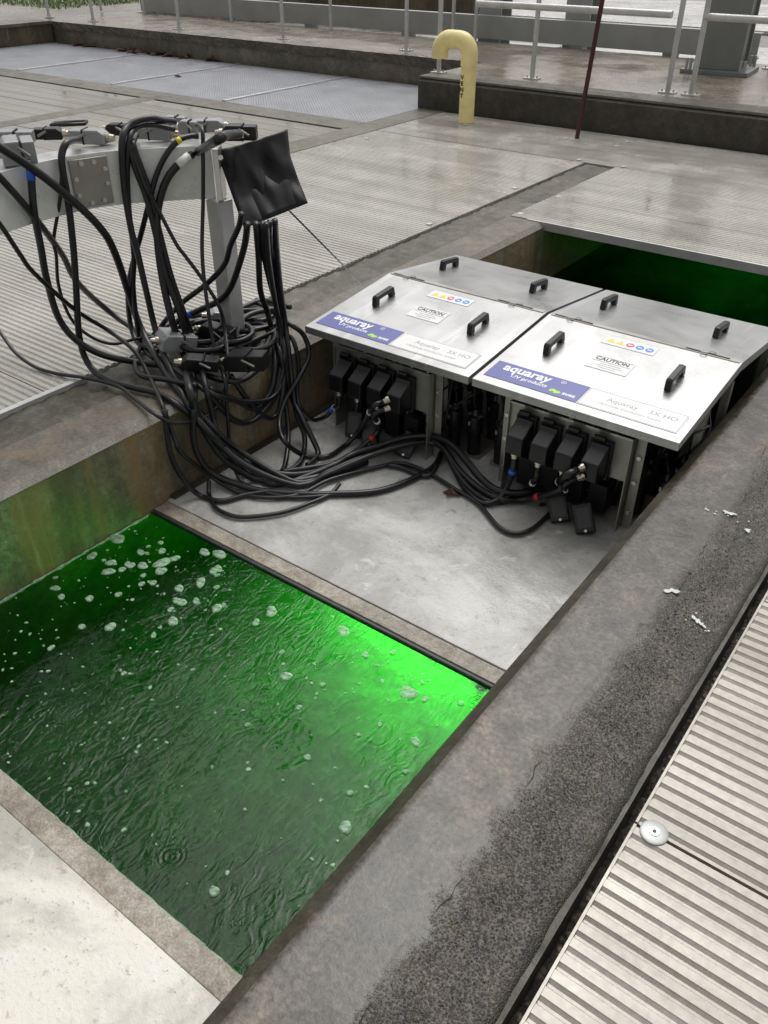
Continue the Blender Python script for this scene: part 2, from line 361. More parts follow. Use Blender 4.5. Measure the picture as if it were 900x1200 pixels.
# ---- channel walls
wl = empty('concrete_wall', (-2.72, 2, ZB), label='concrete channel wall with rusty stained face below the curved cable bracket', cat='wall')
def child(o, p):   # keep world position under an unrotated empty
    o.parent = p; o.location = o.location - p.location if False else Vector((-p.location.x, -p.location.y, -p.location.z)); return o
WY0, WY1 = Y0, 6.73
child(MB().prism([(-2.99, ZB), (XL-.002, ZB), (XL-.002, -.026), (-2.735, -.026), (-2.99, -.03)], WY0, WY1, 'y').build('wall_face', M['face']), wl)
child(MB().prism([(-2.735, -.026), (XL, -.026), (-2.5, 0), (-2.735, 0)], WY0, 5.04, 'y').build('coping', M['wall_top2']), wl)
def rough_strip(name, x0, x1, y0, y1, z, amp, mat, step=.03, seed=1, side=None):
    nx = max(2, int((x1-x0)/step)); ny = int((y1-y0)/step); q = np.random.RandomState(seed)
    hgt = q.rand(ny+1, nx+1)*amp; b = MB(); V = []; F_ = []
    for j in range(ny+1):
        for i in range(nx+1):
            x = x0+(x1-x0)*i/nx
            if i == nx and side == 'hi': x += (q.rand()-.5)*.012
            if i == 0 and side == 'lo': x += (q.rand()-.5)*.012
            V.append((x, y0+(y1-y0)*j/ny, z+hgt[j, i]))
    for j in range(ny):
        for i in range(nx):
            a = j*(nx+1)+i; F_.append((a, a+1, a+nx+2, a+nx+1))
    b.add(V, F_); return b.build(name, mat, smooth=True)
child(rough_strip('rough_edge', -2.992, -2.736, WY0, WY1, -.022, .012, M['mossy_edge']), wl)
M['algae_murk_shade'] = concrete('murk_shaded_algae', (.02, .017, .005), (.045, .037, .012), (.09, .07, .025), 5, .7, bumpd=.004)  # algae colour, darkened further to paint in the dimming by murky water
child(MB().box(XL-.0015, XL+.003, Y0, 8.2, ZB, ZW-.008).build('murk_shaded_algae_band', M['algae_murk_shade']), wl)
# chamfer of the coping as its own lighter arris
child(MB().prism([(-2.502, .0015), (XL+.0015, -.0245), (XL-.004, -.03), (-2.507, -.004)], WY0, 5.04, 'y').build('chamfer', M['chamfer2']), wl)

wr = empty('concrete_wall', (-.48, 2, ZB), label='wet concrete wall with crumbling dark edge beside the bright ribbed walkway', cat='wall')
child(MB().prism([(XR+.002, ZB), (-.262, ZB), (-.262, -.03), (-.475, -.02), (-.645, -.004), (XR+.002, -.036)], Y0, Y1-.9, 'y').build('wall_face', M['chamfer']), wr)
def wall_top_strip():
    xs = np.arange(-.648, -.249, .0105); ysv = np.concatenate([np.arange(Y0, .2, .2), np.arange(.2, 4.6, .0125), np.arange(4.6, Y1-.89, .2)])
    q_ = np.random.RandomState(3); V = []; nx = len(xs); ny = len(ysv); edge = np.convolve(q_.rand(ny+8), np.ones(9)/9, 'valid')*.016-.008
    for j, y in enumerate(ysv):
        lim = -.445+.018*math.sin(y*3.1+1)+.012*math.sin(y*7.7)
        for i, x in enumerate(xs):
            ro = min(1, max(0, (x-lim+.012)/.03)); z = .002-.003*ro+q_.rand()*(.0005+.0016*ro)
            if abs(x-lim) < .006: z -= .003*(math.sin(y*13)+math.sin(y*5.3) > -.3)
            if i >= nx-3: x = x+edge[j]*(i-nx+4)/3; z -= (.001, .003, .012)[i-nx+3]
            if i == 0: z -= .004
            V.append((x, y, z))
    return MB().add(V, [(j*nx+i, j*nx+i+1, (j+1)*nx+i+1, (j+1)*nx+i) for j in range(ny-1) for i in range(nx-1)]).build('coping', M['wall_mix'], None, True)
child(wall_top_strip(), wr)
child(MB().prism([(-.275, -.2), (-.24, -.2), (-.249, -.012), (-.275, -.012)], Y0, Y1-.9, 'y').build('edge_face', M['chamfer']), wr)
# loose aggregate grains set in the crumbling edge
b = MB(); q = random.Random(5)
for i in range(5200):
    y = q.uniform(.3, 4.2); x = -.36+q.gauss(0, .05)
    if not -.455 < x < -.26: continue
    if q.random() > .35+.65*abs(math.sin(y*2.3+.6)): continue
    r = q.choice([.001, .0013, .0018, .0026])*q.uniform(.8, 1.2); z = .001
    b.add([(x-r,y,z),(x,y-r*q.uniform(.6,1.2),z),(x+r,y,z),(x,y+r,z),(x+q.uniform(-r,r)*.3,y,z+r*1.3)], [(0,1,4),(1,2,4),(2,3,4),(3,0,4)])
g = b.build('grit', M['stone']); g['kind'] = 'stuff'; child(g, wr)
# broken crack between the smooth and the crumbling concrete
q = random.Random(15); y = .5
while y < 3.4:
    n_ = q.randint(3, 7); P = []; yy = y
    for k in range(n_):
        lim = -.445+.018*math.sin(yy*3.1+1)+.012*math.sin(yy*7.7); P.append((lim+q.uniform(-.005, .005), yy, .0028)); yy += q.uniform(.012, .03)
    child(MB().tube(P, [.0004]+[q.uniform(.0005, .0012) for _ in P[2:]]+[.0004], 5).build('crack', M['soil']), wr)
    y = yy+q.uniform(.05, .4)
# dirt in the joint
d = rough_strip('dirt_joint', -.27, -.2, Y0, Y1-.9, -.085, .03, M['soil'], .02, 9); tag(d, kind='structure')

# ---- ribbed metal decking, plank by plank
def rib_plank(x0, x1, y0, y1, pitch, ztop, depth, top=.56):
    gp = .0055; n = max(1, round((y1-y0-2*gp)/pitch)); p = (y1-y0-2*gp)/n; prof = []; y = y0+gp
    for i in range(n):
        a = y+i*p; g_ = p*(1-top)
        prof += [(a, ztop-depth), (a+g_*.5, ztop-depth*.96), (a+g_*.88, ztop-.0022), (a+g_, ztop), (a+p-g_*.14, ztop), (a+p-.0004, ztop-.0015)]
    prof += [(y1-gp, ztop-.034), (y0+gp, ztop-.034)]
    return MB().prism(prof, x0, x1, 'x')
def deck(name, label, x0, x1, ys, pitch, mat, z=0, depth=.008):
    e = empty(name, ((x0+x1)/2, ys[0], z-.034), label=label, cat='decking', group=None)
    for a, c in zip(ys[:-1], ys[1:]): child(rib_plank(x0, x1, a, c, pitch, z, depth).build('plank', mat), e)
    return e
dn = deck('metal_walkway', 'worn ribbed aluminium walkway planks beside the crumbling wall edge', -.215, 2.4, [-.62, .29, 1.203, 2.115, 3.03, 3.94, 4.85], .038, M['deck_near'], .004, .0062)
child(MB().box(-.2215, -.2155, -.62, 1.2, -.03, .005).build('edge_trim', M['deck_near']), dn)
child(MB().box(-.2215, -.2155, 1.206, 4.85, -.03, .005).build('edge_trim', M['deck_near']), dn)
wsh = empty('fixing_washer', (-.178, 1.203, .004), label='round steel fixing washer bolted over the walkway plank joint', cat='washer')
MB().tube([(0,0,0),(0,0,.003),(0,0,.005)], [.03,.03,.026], 28).build('disc', M['zinc'], wsh, 'auto')
MB().tube([(0,0,.005),(0,0,.007),(0,0,.0071),(0,0,.006)], [.012,.011,.007,.0065], 18).build('bolt', M['bolt'], wsh, 'auto')
MB().tube([(0,0,.0058),(0,0,.0078)], .005, 6).build('bolt_centre', M['dirt_seal'], wsh)

ys = [Y0] + [-2.6+i*.61 for i in range(1, 15)] + [6.725]; ys = sorted(y for y in ys if y <= 6.725)
dl = deck('metal_deck', 'broad ribbed aluminium deck under the curved bracket and hanging cables', -5.13, -3.005, [y for y in ys if y < 3.6]+[3.6, 4.2], .036, M['deck'], 0, .0065)
for a_, c_ in ((4.2, 4.85), (4.85, 5.5), (5.5, 6.12), (6.12, 6.725)): child(rib_plank(-5.13, -3.005, a_, c_, .036, 0, .0025).build('plank', M['deck']), dl)
child(MB().box(-3.004, -2.975, .2, 1.85, -.024, .004).build('edge_trim', M['alu_dull']), dl)
deck('metal_deck', 'ribbed aluminium deck running along the foot of the dark kerb', -5.13, 3.0, [6.735, 7.3, 7.885], .036, M['deck'], 0, .0018)
dc = deck('metal_deck', 'ribbed aluminium cover over the channel behind the steel hoods', -2.73, 3.0, [5.05, 5.6, 6.16, 6.72], .036, M['deck'], .004, .002)
child(MB().box(-2.6, 3.0, 5.032, 5.0485, -.045, .006).build('front_bar', M['alu_dull']), dc)
# deck screws
for i, (u, v) in enumerate([(430,162),(545,146),(663,162),(722,171),(735,166),(679,187),(603,220),(503,262),(655,230),(610,250),(731,195)]):
    p = at(u, v, .004); s_ = MB().tube([(0,0,0),(0,0,.002),(0,0,.0025),(0,0,.001)], [.022,.02,.013,.012], 14).build('deck_screw', M['alu_dull'], None, 'auto')
    s_.location = p; tag(s_, 'small round screw fixing set in the ribbed deck', 'screw', 'deck screws')

# ---- concrete strips between the covers, far-left covers, blue grating
st = MB().box(-5.42, -5.135, Y0, 7.9, -.2, .002).build('concrete_strip', M['strip']); tag(st, kind='structure')
st = MB().box(-20, -5.422, 6.6, 6.95, -.2, .003).build('concrete_strip', M['strip']); tag(st, kind='structure')
st = MB().box(-8.3, -8.05, Y0, 6.599, -.2, .001).build('concrete_strip', M['strip']); tag(st, kind='structure')
for i, (x0, x1) in enumerate([(-8.045, -5.425), (-11.2, -8.305)]):
    e = empty('metal_floor', ((x0+x1)/2, 5, -.03), label=['wide brown-grey metal cover between the bracket and the blue-grey grating', 'brown-grey metal cover past the narrow concrete strip'][i], cat='cover')
    for a in np.arange(1.4, 6.5, .86): child(rib_plank(x0, x1, a, min(a+.86, 6.595), .215, 0, .003, .97).build('plank', M['cover']), e)
def grating(x0, x1, y0, y1, label):
    e = empty('mesh_grating', ((x0+x1)/2, y0, -.03), label=label, cat='grating', group='blue-grey gratings in front of the overhanging slab')
    b = MB()
    for x in np.arange(x0+.012, x1, .038): b.box(x-.009, x+.009, y0, y1, -.03, 0)
    for y in np.arange(y0+.012, y1, .038): b.box(x0, x1, y-.009, y+.009, -.028, -.002)
    o = b.build('bars', M['grate_blue']); child(o, e)
    f = MB().box(x0-.006, x0+.045, y0, y1, -.03, .012); child(f.build('edge_bar', M['alu']), e)
GL = ['blue-grey mesh grating panel against the brown streaked end wall', 'blue-grey mesh grating panel, second from the brown streaked end wall', 'blue-grey mesh grating panel, second from the dark kerb', 'blue-grey mesh grating panel ending beside the dark kerb']
for k, (a, c) in enumerate([(-13.4,-11.22),(-11.2,-9.32),(-9.3,-7.42),(-7.4,-5.44)]):
    grating(a, c, 6.96, 9.12, GL[k])
tag(MB().box(-13.5, -5.43, 6.955, 9.16, -.4, -.08).build('trench_floor', M['soil']), kind='structure')

# ---- kerb and raised walkway behind
kb = empty('concrete_kerb', (-1, 7.9, -.1), label='dark wet concrete kerb behind the yellow pipe', cat='kerb')
child(MB().prism([(7.9, -.1), (8.25, -.1), (8.25, .285), (7.93, .285), (7.9, .255)], -5.47, 6, 'x').build('kerb_body', M['dark_kerb']), kb)
child(MB().prism([(7.915, .2855), (8.25, .2855), (8.25, .302), (7.925, .302)], -5.475, 6, 'x').build('kerb_cap', M['slab_side']), kb)
wk = MB().box(-5.46, 8, 8.252, 10.9, -.1, .3).box(-13.6, -5.462, 9.2, 10.9, .18, .298).build('walkway', M['walk']); tag(wk, kind='structure')
sb = empty('concrete_slab', (-9.5, 9.15, 0), label='rough edged concrete slab overhanging the blue-grey grating', cat='slab')
child(rough_strip('slab_top', -13.6, -5.48, 9.135, 9.2, .296, .004, M['walk'], .03, 4), sb)
q = random.Random(8); b = MB(); n = 160; V = []
for i in range(n+1):
    x = -13.6+(8.12)*i/n
    for z in (.3, .265, .235, .2): V.append((x, 9.135+q.uniform(-.01, .012), z+q.uniform(-.006, .006)*(z < .29)))
b.add(V, [(i*4+k, i*4+k+1, (i+1)*4+k+1, (i+1)*4+k) for i in range(n) for k in range(3)])
b.box(-13.6, -5.48, 9.16, 9.21, .202, .296)
child(b.build('slab_edge', M['slab_side']), sb)
child(MB().box(-13.6, -5.48, 9.175, 9.3, -.3, .2).build('support_wall', M['wall_top2']), sb)
lw = empty('concrete_wall', (-13.6, 8, 0), label='brown streaked concrete wall closing the end of the grating trench', cat='wall')
child(MB().box(-13.9, -13.45, 5.5, 9.13, -.2, .27).build('wall_face', M['brown_wall']), lw)
child(MB().box(-14.0, -13.4, 5.5, 9.13, .27, .31).build('coping', M['wall_top2']), lw)
tag(MB().box(-40, -13.62, 9.14, 16, -.1, .29).box(-40, -14.01, 2, 9.14, -.1, .29).build('terrace', M['walk']), kind='structure')

# ---- yard beyond the walkway
bm_ = empty('steel_beam', (-6, 10.95, .3), label='long low grey steel beam behind the raised walkway', cat='beam')
child(MB().prism([(10.93, .33), (11.05, .33), (11.05, .345), (10.95, .345), (10.95, .575), (11.05, .575), (11.05, .59), (10.93, .59)], -13.4, -3.0, 'x').build('web', M['grey_paint']), bm_)
for x in (-13.2, -11.4, -9.6, -7.8, -5.2, -4.0, -3.1): child(MB().box(x-.08, x+.08, 10.94, 11.06, .0, .329).build('foot', M['grey_paint']), bm_)
M['beam'] = plain('light_grey_steel', (.33, .34, .33), .4, .1, 0, .1, 3)
for ch in bm_.children: ch.data.materials[0] = M['beam']
for i, (x, lab) in enumerate(((-6.62, 'pale grey steel column behind the beam near the yellow pipe'), (-5.35, 'pale grey steel column behind the beam near the red pole'))):
    e = empty('steel_column', (x, 11.35, -.09), label=lab, cat='column')
    MB().box(-.17, .17, -.14, -.12, 0, 3.5).box(-.17, .17, .12, .14, 0, 3.5).box(-.01, .01, -.12, .12, 0, 3.5).build('shaft', M['beam'], e)
    MB().box(-.25, .25, -.22, .22, 0, .03).build('base_plate', M['beam'], e)
cl = empty('steel_column', (-3.1, 10.05, .3), math.radians(6), label='thick grey-green steel column bolted down behind the railing', cat='column')
MB().box(-.23, .23, -.2, -.17, .04, 4).box(-.23, .23, .17, .2, .04, 4).box(-.2, -.18, -.17, .17, .04, 4).box(.18, .2, -.17, .17, .04, 4).build('shaft', M['grey_paint'], cl, bevel=.006)
MB().box(-.34, .34, -.3, .3, 0, .04).build('base_plate', M['grey_paint'], cl, bevel=.005)
for x in (-.29, -.25, .25, .29):
    for y in (-.26, .26): MB().cyl((x, y, .04), .016, .1, 8).build('anchor_bolt', M['zinc'], cl)
M['pale'] = concrete('pale_wet_slab', (.4, .38, .36), (.5, .48, .46), (.62, .6, .58), .8, .2, bumpd=.001)
M['yard_dark'] = concrete('dark_yard', (.09, .08, .07), (.15, .14, .12), (.22, .2, .18), 1.5, .3, bumpd=.002)
slabs = [(-9.6, -6.8, 11.8, 13.8), (-6.6, -2.6, 12.4, 15.5), (-2.4, 4, 11.2, 14.5), (-12, -3, 18, 24), (-2.5, 5, 16, 22), (-18, -13, 17, 22)]
for i, (x0, x1, y0, y1) in enumerate(slabs):
    o = MB().box(x0, x1, y0, y1, -.085, -.02).build('yard_slab', M['pale'], bevel=.01); tag(o, kind='structure')
o = MB().box(-30, 8, 14.8, 17.5, -.2, -.06).build('yard_channel', M['yard_dark']); tag(o, kind='structure')
o = MB().box(-18, -9.8, 11.2, 13.9, -.2, -.05).build('yard_channel', M['yard_dark']); tag(o, kind='structure')
bw = empty('concrete_wall', (-13, 16, -.1), label='dark brown concrete tank wall across the yard behind the railings', cat='wall')
child(MB().box(-19, -9.6, 15.6, 16.4, -.1, .55).build('wall_face', M['brown_wall']), bw)
child(MB().box(-19.05, -9.55, 15.55, 16.45, .55, .62).build('coping', M['strip']), bw)
child(MB().box(-19.05, -18.5, 16.45, 26, -.1, .6).build('side_wall', M['brown_wall']), bw)
# grass
q = random.Random(3); b = MB()
for i in range(22000):
    x = q.uniform(-28, -15.3); y = q.uniform(10.6, 17); hh = q.uniform(.03, .08); a = q.uniform(0, 6.28); ww = .012
    dx, dy = math.cos(a)*ww, math.sin(a)*ww; lx, ly = q.uniform(-.06, .06), q.uniform(-.06, .06)
    b.add([(x-dx, y-dy, .29), (x+dx, y+dy, .29), (x+lx, y+ly, .29+hh)], [(0, 1, 2)])
tag(b.build('grass', M['grass']), 'short green grass beyond the far terrace', 'grass', kind='stuff')

# ---- railings
def railing(name, label, posts, zb, rails, mat, r=.024, base=True):
    e = empty(name, (posts[0][0], posts[0][1], zb), label=label, cat='railing')
    o = posts[0]
    for (x, y) in posts:
        MB().cyl((x-o[0], y-o[1], .008), r, 1.08, 12).build('post', mat, e, 'auto')
        if base:
            MB().box(x-o[0]-.075, x-o[0]+.075, y-o[1]-.05, y-o[1]+.05, 0, .012).build('base_plate', mat, e)
            for sx in (-.055, .055): MB().cyl((x-o[0]+sx, y-o[1], .012), .009, .02, 6).build('bolt', M['bolt'], e)
    for z, x0, x1 in rails:
        MB().cyl((x0-o[0], 0, z), r*1.25, x1-x0, 12, 'x').build('rail', mat, e, 'auto')
    return e
def X(u, v, y): return float(aty(u, v, y)[0])
yA = 8.42
railing('guard_railing', 'aluminium guard railing along the kerb by the yellow pipe', [(-5.42, 8.2), (-4.44, yA), (-3.03, yA)], .3, [(.64, -5.0, -3.03), (1.08, -5.0, -3.03)], M['alu_dull'])
railing('guard_railing', 'aluminium guard railing starting in front of the thick grey-green column', [(-2.81, yA), (-1.3, yA)], .3, [(.62, -2.81, 2.5), (1.08, -2.81, 2.5)], M['alu_dull'])
yB = 9.5
railing('guard_railing', 'aluminium guard railing standing along the overhanging slab edge', [(X(57,16,yB), yB), (X(109,22,yB), yB), (X(210,32,yB), yB), (X(332,45,yB), yB), (X(476,56,yB), yB)], .298, [(.62, -14, -5.6), (1.08, -14, -5.6)], M['alu_dull'])
yC = 10.75
railing('guard_railing', 'aluminium guard railing on the far edge of the walkway before the low beam', [(X(118,8,yC), yC), (X(169,14,yC), yC), (X(271,24,yC), yC), (X(388,36,yC), yC), (X(530,52,yC), yC), (X(556,55,yC), yC)], .298, [(.62, -16, -6.3), (1.08, -16, -6.3)], M['alu_dull'], base=False)
railing('guard_railing', 'short aluminium railing right behind the thick grey-green column', [(-2.72, 10.55), (-1.2, 10.55)], .3, [(.62, -2.72, 3), (1.08, -2.72, 3)], M['alu_dull'])

# ---- yellow vent pipe
vp = empty('vent_pipe', (-4.66, 7.56, 0), label='yellow gooseneck vent pipe standing before the dark kerb', cat='pipe')
r = .073
MB().tube([(0,0,0), (0,0,.5)], r, 24).build('riser', M['yellow'], vp, 'auto')
pts = [(0,0,.5), (0,0,.58)] + [(-.115+.115*math.cos(a), 0, .58+.115*math.sin(a)) for a in np.linspace(.15, math.pi/2, 8)]
pts += [(-.2, 0, .695)] + [(-.215-.115*math.sin(a), 0, .58+.115*math.cos(a)) for a in np.linspace(.1, math.pi/2, 8)] + [(-.33, 0, .53)]
MB().tube(pts, r+.006, 24).build('elbow', M['yellow'], vp, 'auto')
MB().tube([(0,0,.487), (0,0,.5)], r+.007, 24).build('joint_ring', M['yellow'], vp, 'auto')
def text(txt, size, mat, parent, loc, rot, name='lettering', align='LEFT', bold=0, sx=1.0):
    cu = bpy.data.curves.new(name, 'FONT'); cu.body = txt; cu.size = size; cu.align_x = align; cu.align_y = 'BOTTOM'; cu.offset = bold; cu.resolution_u = 3
    t = bpy.data.objects.new('tmp', cu); col.objects.link(t)
    dg = bpy.context.evaluated_depsgraph_get(); dg.update(); me = bpy.data.meshes.new_from_object(t.evaluated_get(dg)); me.name = name
    bpy.data.objects.remove(t); bpy.data.curves.remove(cu)
    me.materials.clear(); me.materials.append(mat)
    o = bpy.data.objects.new(name, me); col.objects.link(o); o.parent = parent; o.location = loc; o.rotation_euler = rot; o.scale = (sx, 1, 1)
    return o
for i, ch in enumerate('VENT'):
    text(ch, .05, M['ink'], vp, (-.03+.01, -r-.003, .37-.052*i), (math.pi/2, 0, math.radians(8)), 'letter', 'CENTER', .002)
# ---- dark red pole
p0 = at(676, 162, 0); p1 = aty(706, 0, 7.5); d = p1-p0
rp = MB().tube([(0,0,0), tuple(d*1.0), tuple(d*1.9)], [.02, .02, .019], 10).build('leaning_pole', M['redpole'], None, 'auto'); rp.location = p0
tag(rp, 'thin dark red pole leaning up from the deck by the kerb', 'pole')

# ================================================================== COVER PLATES IN THE CHANNEL
pl = empty('cover_plate', (-1.57, 1.7, ZP-.03), label='wet grey cover plate in the channel under the cable bundle', cat='cover plate')
child(MB().box(XL+.004, XR-.004, 1.777, 3.98, ZP-.03, ZP).build('sheet', M['plate'], bevel=.003), pl)
child(MB().box(XL+.004, XR-.004, 1.708, 1.775, ZP-.03, ZP-.004).build('edge_strip', M['plate_strip'], bevel=.003), pl)
child(MB().box(XL+.004, XR-.004, 1.692, 1.707, ZP-.03, ZP-.007).build('seal', M['dirt_seal'], bevel=.004), pl)
pb = empty('cover_plate', (-1.57, .5, ZP-.03), label='pale speckled cover plate at the near end of the green water', cat='cover plate')
child(MB().box(XL+.004, XR-.004, -2.8, .503, ZP-.03, ZP+.006).build('sheet', M['plate_pale'], bevel=.004), pb)
child(MB().box(XL+.004, XR-.004, .505, .573, ZP-.03, ZP-.004).build('edge_strip', M['plate_strip'], bevel=.003), pb)
# small angle along the left wall foot
tag(MB().box(XL+.001, XL+.03, 1.8, 3.9, ZP+.0005, ZP+.014).build('wall_fillet', M['chamfer']), kind='structure')

# lit lamps under the plate; unseen rear pair added to green the back water
for (x, y) in [(-.84, 2.0), (-1.02, 1.98), (-1.22, 2.0), (-1.42, 2.02), (-1.64, 2.02), (-1.1, 2.3), (-1.9, 7.3), (-1.2, 7.3)]:
    e = empty('submerged_lamp', (x, y, ZB), label='lit green glowing lamp tube hidden in the channel water', cat='lamp', group='submerged lamps')
    MB().tube([(0,0,.03), (0,0,.44 if y < 2.4 or y > 3 else .16)], .016, 10).build('tube', M['lamp'] if y < 5 else M['lamp_rear_fill'], e, True)
    MB().tube([(0,0,0), (0,0,.03)], .024, 10).build('socket', M['black'], e, True)

# ---- foam on the water
q = random.Random(21)
big = [(138,632,9),(190,660,9),(257,650,8),(150,662,5),(205,655,6),(168,675,4),(143,668,5),(318,717,8),(402,740,9),(478,812,13),(335,793,8),(428,768,6),(250,670,6),(235,683,7),(130,660,6),(108,652,6),(30,685,8),(165,648,5),(72,700,5),(105,702,5),(498,820,5),(487,870,7),(405,970,9),(251,1045,7),(410,930,5),(340,690,6),(262,710,4),(350,830,4),(300,730,5),(378,803,4),(230,705,5),(460,765,5),(540,825,5),(360,888,5),(200,715,4),(290,850,4),(330,765,4),(445,850,4),(96,735,5),(60,760,4),(145,790,4),(180,745,4),(420,862,3),(475,905,4),(180,605,5),(65,690,5)]+[(q.gauss(165, 55), q.gauss(668, 28), q.choice([3, 4, 5, 7])) for _ in range(26)]
for i, (u, v, rp_) in enumerate(big):
    p = at(u, v, ZW)
    if not (XL+.02 < p[0] < XR-.05 and .6 < p[1] < 1.67): continue
    dist = np.linalg.norm(p-CAM); r_ = rp_*.8*dist/FPX
    fo = MB().blob(0, 0, .0015, r_, 14, .005, i, q.uniform(1.0, 1.5), q.uniform(0, 3), .09).build('foam_patch', M['foam'], None, True); fo.location = p
    tag(fo, 'pale green foam patch floating on the green water', 'foam', 'foam patches on the water')
b = MB()
for i in range(420):
    x = q.uniform(XL+.02, XR-.15); y = q.uniform(.6, 1.68)
    if q.random() > .35+.65*((x < -1.5) or (y > 1.2)): continue
    b.blob(x, y, ZW+.001, q.choice([.002, .0028, .004, .006])*q.uniform(.7, 1.2), 7, .002, i, q.uniform(1, 1.5), q.uniform(0, 3), .15)
f = b.build('foam_specks', M['foam'], None, True); tag(f, 'tiny foam bubbles scattered over the green water', 'foam', kind='stuff')
b = MB()
b.tube([(XL+.004+q.uniform(0, .006), y, ZW+.001) for y in np.arange(.5, 1.69, .02)], [q.uniform(.003, .009) for y in np.arange(.5, 1.69, .02)], 6)
b.tube([(x, .5745+q.uniform(0, .002), ZW+.001) for x in np.arange(XL, XR-.01, .02)], [q.uniform(.0012, .003) for x in np.arange(XL, XR-.01, .02)], 6)
tag(b.build('froth_line', M['foam'], None, True), 'thin froth line where the green water meets the walls', 'foam', kind='stuff')

# ================================================================== THE TWO STEEL HOODED MODULES
YF, ZF, YR, ZR, YE, ZE = 2.66, .10, 3.31, .165, 3.93, .09
def lidpt(y):
    return ZF+(ZR-ZF)*(y-YF)/(YR-YF) if y <= YR else ZR+(ZE-ZR)*(y-YR)/(YE-YR)
aF = math.atan2(ZR-ZF, YR-YF); aR = math.atan2(ZE-ZR, YE-YR)
def handle(parent, x, y, ang, W):
    """black bridge handle, long axis along the slope"""
    z = lidpt(y+YF)-ZP+.0
    hL, hH, hw = .155, .048, .013
    prof = [(-hL/2, 0), (-hL/2+.006, hH*.86), (-hL/2+.016, hH), (hL/2-.016, hH), (hL/2-.006, hH*.86), (hL/2, 0), (hL/2-.03, 0), (hL/2-.034, hH*.55), (-hL/2+.034, hH*.55), (-hL/2+.03, 0)]
    o = MB().prism(prof, -hw, hw, 'x').build('handle', M['black'], parent, bevel=.004)
    o.location = (x, y, z+.001); o.rotation_euler = (ang, 0, 0)
    for s_ in (-1, 1): MB().cyl((0, s_*(hL/2-.02), hH), .004, .0012, 8).build('screw', M['dirt_seal'], o)
    return o
def module(x0, x1, px0, px1, label):
    W = x1-x0; e = empty('steel_module', (x0, YF, ZP), label=label, cat='steel unit')
    zf, zr, ze = ZF-ZP, ZR-ZP, ZE-ZP; yr, ye = YR-YF, YE-YF; t = .004; sk = .034
    MB().prism([(0, zf-sk), (.004, zf-sk), (.004, zf-t), (yr-.002, zr-t), (yr-.002, zr), (0, zf)], 0, W, 'x').build('front_lid', M['steel'], e, bevel=.0025)
    MB().prism([(yr+.002, zr), (yr+.002, zr-t), (ye-.004, ze-t), (ye-.004, ze-sk), (ye, ze-sk), (ye, ze)], 0, W, 'x').build('rear_lid', M['steel'], e, bevel=.0025)
    for s_, xx in ((0, .0005), (1, W-.0045)):
        MB().prism([(.0045, zf-sk), (.0045, zf-t-.0005), (yr, zr-t-.0005), (ye-.0045, ze-t-.0005), (ye-.0045, ze-sk), (yr, zr-sk-.006)], xx, xx+.004, 'x').build('side_skirt', M['steel'], e)
    # hinge pins
    for xc in (.12, .715):
        h = MB().cyl((-.09, 0, 0), .0028, .18, 8, 'x').build('hinge', M['dirt_seal'], e, True); h.location = (xc, yr-.004, zr+.003)
        for dx, dy in ((-.012, -.014), (.016, .012)):
            MB().tube([(dx+.013*math.cos(a), dy+.009*math.sin(a), .003) for a in np.linspace(0, 2*math.pi, 13)], .002, 5).build('hinge_ring', M['steel_dull'], h, True)
    MB().prism([(yr-.014, zr+.0012), (yr+.014, zr+.0012), (yr+.012, zr+.0022), (yr-.012, zr+.0024)], .01, W-.01, 'x').build('hinge_strip', M['steel_dull'], e)
    for hx, hy in ((.163, .584), (.687, .571)): handle(e, hx, hy*yr, aF, W)
    for hx, hy in ((.14, 3.635-YF), (.668, 3.62-YF)): handle(e, hx, hy, aR, W)
    # labels on the front lid
    def sticker(name, lx0, lx1, w0, w1, mat, lift=.0012):
        y0, y1 = w0*yr, w1*yr
        o = MB().box(0, lx1-lx0, 0, (y1-y0)/math.cos(aF), 0, .0006).build(name, mat, e)
        o.location = (lx0, y0, zf+w0*(zr-zf)+lift); o.rotation_euler = (aF, 0, 0); return o
    L1 = sticker('name_label', .024, .430, .075, .27, M['label_blue'])
    text('aquaray', .072, M['ink_white'], L1, (.045, .058, .0012), (0, 0, 0), 'lettering', 'LEFT', .0022, .92)
    text('®', .03, M['ink_white'], L1, (.292, .088, .0012), (0, 0, 0), 'lettering')
    text('UV products', .031, M['ink_white'], L1, (.1, .03, .0012), (0, 0, 0), 'lettering', 'LEFT', .0006)
    text('suez', .03, M['ink_white'], L1, (.334, .018, .0012), (0, 0, 0), 'lettering', 'LEFT', .001)
    lg = MB(); 
    for cx, cy in ((.292, .032), (.313, .027)): lg.blob(cx, cy, .0012, .0105, 16, .0003, 3, 1.3, .5, .08)
    lg.build('logo', M['ink_green'], L1)
    L2 = sticker('type_label', .432, .826, .074, .274, M['label_white'])
    lw_ = .394; lh = (.2*yr)
    fr = MB()
    for (a, c, d_, f_) in ((.004, .390, .004, .006), (.004, .390, lh-.006, lh-.004), (.004, .006, .006, lh-.006), (.388, .390, .006, lh-.006)): fr.box(a, c, d_, f_, .0007, .0010)
    fr.build('label_border', M['ink_grey'], L2)
    text('Aquaray', .037, M['ink_grey'], L2, (.09, .062, .0009), (0, 0, 0)); text('3X HO', .037, M['ink_grey'], L2, (.255, .062, .0009), (0, 0, 0))
    text('Ultraviolet Disinfection System', .02, M['ink_grey'], L2, (.068, .034, .0009), (0, 0, 0))
    L3 = sticker('caution_label', .335, .51, .485, .655, M['label_white'])
    text('CAUTION', .034, M['ink'], L3, (.012, .064, .0009), (0, 0, 0), 'lettering', 'LEFT', .0012, .93)
